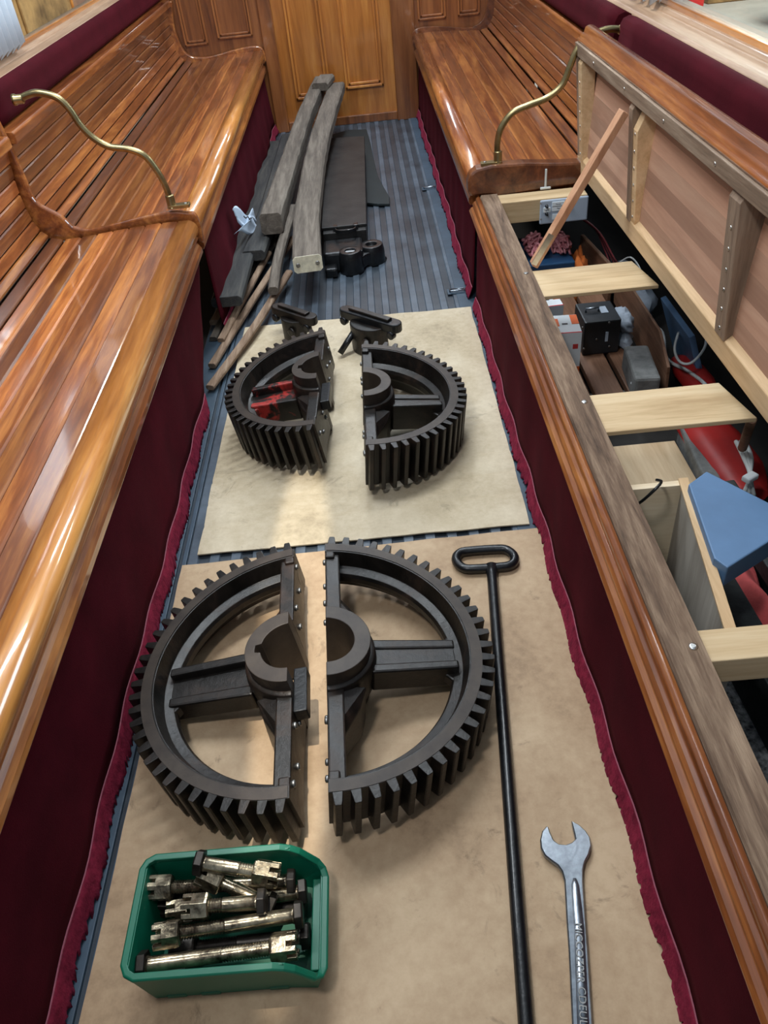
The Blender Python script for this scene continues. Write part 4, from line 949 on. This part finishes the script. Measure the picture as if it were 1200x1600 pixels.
mb = MB(); mb.add([(.629, 1.372, .350), (.651, 1.372, .350), (.651, 1.372, .356), (.629, 1.372, .356), (.562, .89, .350), (.584, .89, .350), (.584, .89, .356), (.562, .89, .356)], [(0, 1, 2, 3), (4, 5, 6, 7), (0, 1, 5, 4), (1, 2, 6, 5), (2, 3, 7, 6), (3, 0, 4, 7)]); mb.build('edge_strip', 'pale_frame', t, .001)
mb = MB(); mb.span(.475, .62, .89, 1.353, .0, .015); mb.build('floor_board', 'grey_ply', t)
mb = MB(); mb.tube(cat([onz(985, 795, .30), onz(1003, 783, .36), onz(1020, 768, .39), onz(1030, 758, .40), onz(1033, 752, .39), onz(1026, 750, .375)], 5), .0035, 8); o = mb.build('wire_hook', 'black_iron', None); tag(o, 'black wire hook standing out of the pine crate beside the rail', 'hook')
mb = MB(); mb.lathe((.520, 1.19, .015), (0, 0, 1), [(0, .040), (.13, .040), (.15, .030), (.155, .022), (.175, .022)], 20); o = mb.build('white_bottle', 'sticker', None); tag(o, 'white bottle inside the pine crate, half hidden by the rail', 'bottle')
mb = MB(); mb.box((.535, 1.02, .07), (.03, .05, .11), R(20)); o = mb.build('small_carton', 'sticker', None, .001); tag(o, 'small white box inside the near end of the pine crate', 'box')
q = [onz(a, b_, .375) for a, b_ in ((1076, 756), (1104, 736), (1203, 786), (1230, 800), (1230, 828), (1137, 887), (1116, 872))]; n = len(q)
mb = MB(); mb.add([(p.x, p.y, .320) for p in q]+[(p.x, p.y, .375) for p in q], [list(range(n))[::-1], [n+i for i in range(n)]]+[(i, (i+1) % n, n+(i+1) % n, n+i) for i in range(n)])
o = mb.build('blue_slab', 'blue_slab', None, .003); tag(o, 'thick flat blue slab with cut corners resting on the edge of the pine crate', 'slab')
for k, (x_, lb) in enumerate(((.725, 'black steel bar beside the pine crate, left of the pink cloth'), (.870, 'black steel bar under the blue slab, right of the pink cloth'))):
    mb = MB(); mb.box((x_, 1.20, .12), (.060, .80, .045), R(2)); mb.box((x_, 1.20, .0), (.02, .80, .24), R(2)); o = mb.build('steel_bar', 'black_bar', None, .003); tag(o, lb, 'bar', 'black bars in the locker')
mb = MB()
mb.grid(lambda a, b_: Vector((.765+.06*a+.01*math.sin(b_*9), .92+.44*b_, .10+.018*math.sin(a*5+b_*7)+.012*math.sin(b_*19+a*3))), 10, 40); o = mb.build('pink_cloth', 'pink_cloth', None, solid=.006); tag(o, 'crumpled pink cloth lying between the two black bars', 'cloth')

# ------------------------------------------------------------------ white window curtains
def wcurt(side, x, y0, y1, z0, z1, label):
    def f(a, b_):
        y = y0+(y1-y0)*a; wv = math.sin(a*34)
        return Vector((x+side*0+.014*wv*(1-.3*b_), y, z0+(z1-z0)*b_+.012*wv*(1-b_)))
    mb = MB(); mb.grid(f, 60, 6); o = mb.build('window_curtain', 'white_cloth', None, solid=.002); tag(o, label, 'curtain', 'white window curtains')
pL = onx(36, 82, -1.36); pR = onx(8, 112, -1.36)
wcurt(-1, -1.345, 3.30, 3.66, 1.035, 1.9, 'white pleated curtain hanging at the left window post, upper left corner')
wcurt(1, 1.01, 3.04, 3.46, 1.03, 1.9, 'white pleated curtain hanging at the right window post behind the lid')

# ------------------------------------------------------------------ hall seen through the windows
mb = MB(); mb.span(1.6, 11, -3, 18, -.50, -.48); struct('floor_hall', mb, 'hall_concrete')
t = thing('golden_backdrop', 'golden brown wooden backdrop for the reflection-like blur outside the left window', 'cabinet', (-3.3, 6, -.5))  # panelled box added to stand in for a golden, reflection-like blur
mb = MB(); mb.span(-3.5, -3.1, 2.0, 12, -.5, 1.6, .5); mb.build('body', 'hall_wood', t, .01)
for k in range(6):
    mb = MB(); mb.span(-3.1, -3.07, 2.2+k*1.6, 3.6+k*1.6, .2, .9, .1+.12*k); mb.build('door', 'varnish_amber' if k % 2 else 'hall_wood', t, .01)
mb = MB(); mb.span(-3.1, -3.0, 2.0, 12, 1.0, 1.08, .9); mb.build('ledge', 'pale_frame', t, .01)
t = thing('wooden_pallet', 'blurred wooden pallet stack outside the right window', 'pallet', (5.2, 12.7, -.48))
for k in range(4):
    mb = MB(); mb.span(4.75, 5.7, 12.3, 13.2, -.478+k*.15, -.38+k*.15, .3+.1*k); mb.build('deck', 'hall_wood', t, .01)
mb = MB(); mb.box((4.45, 12.1, -.34), (.24, .24, .27), R(20)); o = mb.build('red_crate', 'signal_red', None, .03); tag(o, 'small bright red box outside the right window', 'box')
mb = MB(); lump(mb, (5.20, 10.55, .25), (.45, .45, .85), .25, 1.5, 21); o = mb.build('dark_tarpaulin', 'navy', None); tag(o, 'dark navy covered bundle outside the right window, upper right corner', 'tarpaulin')
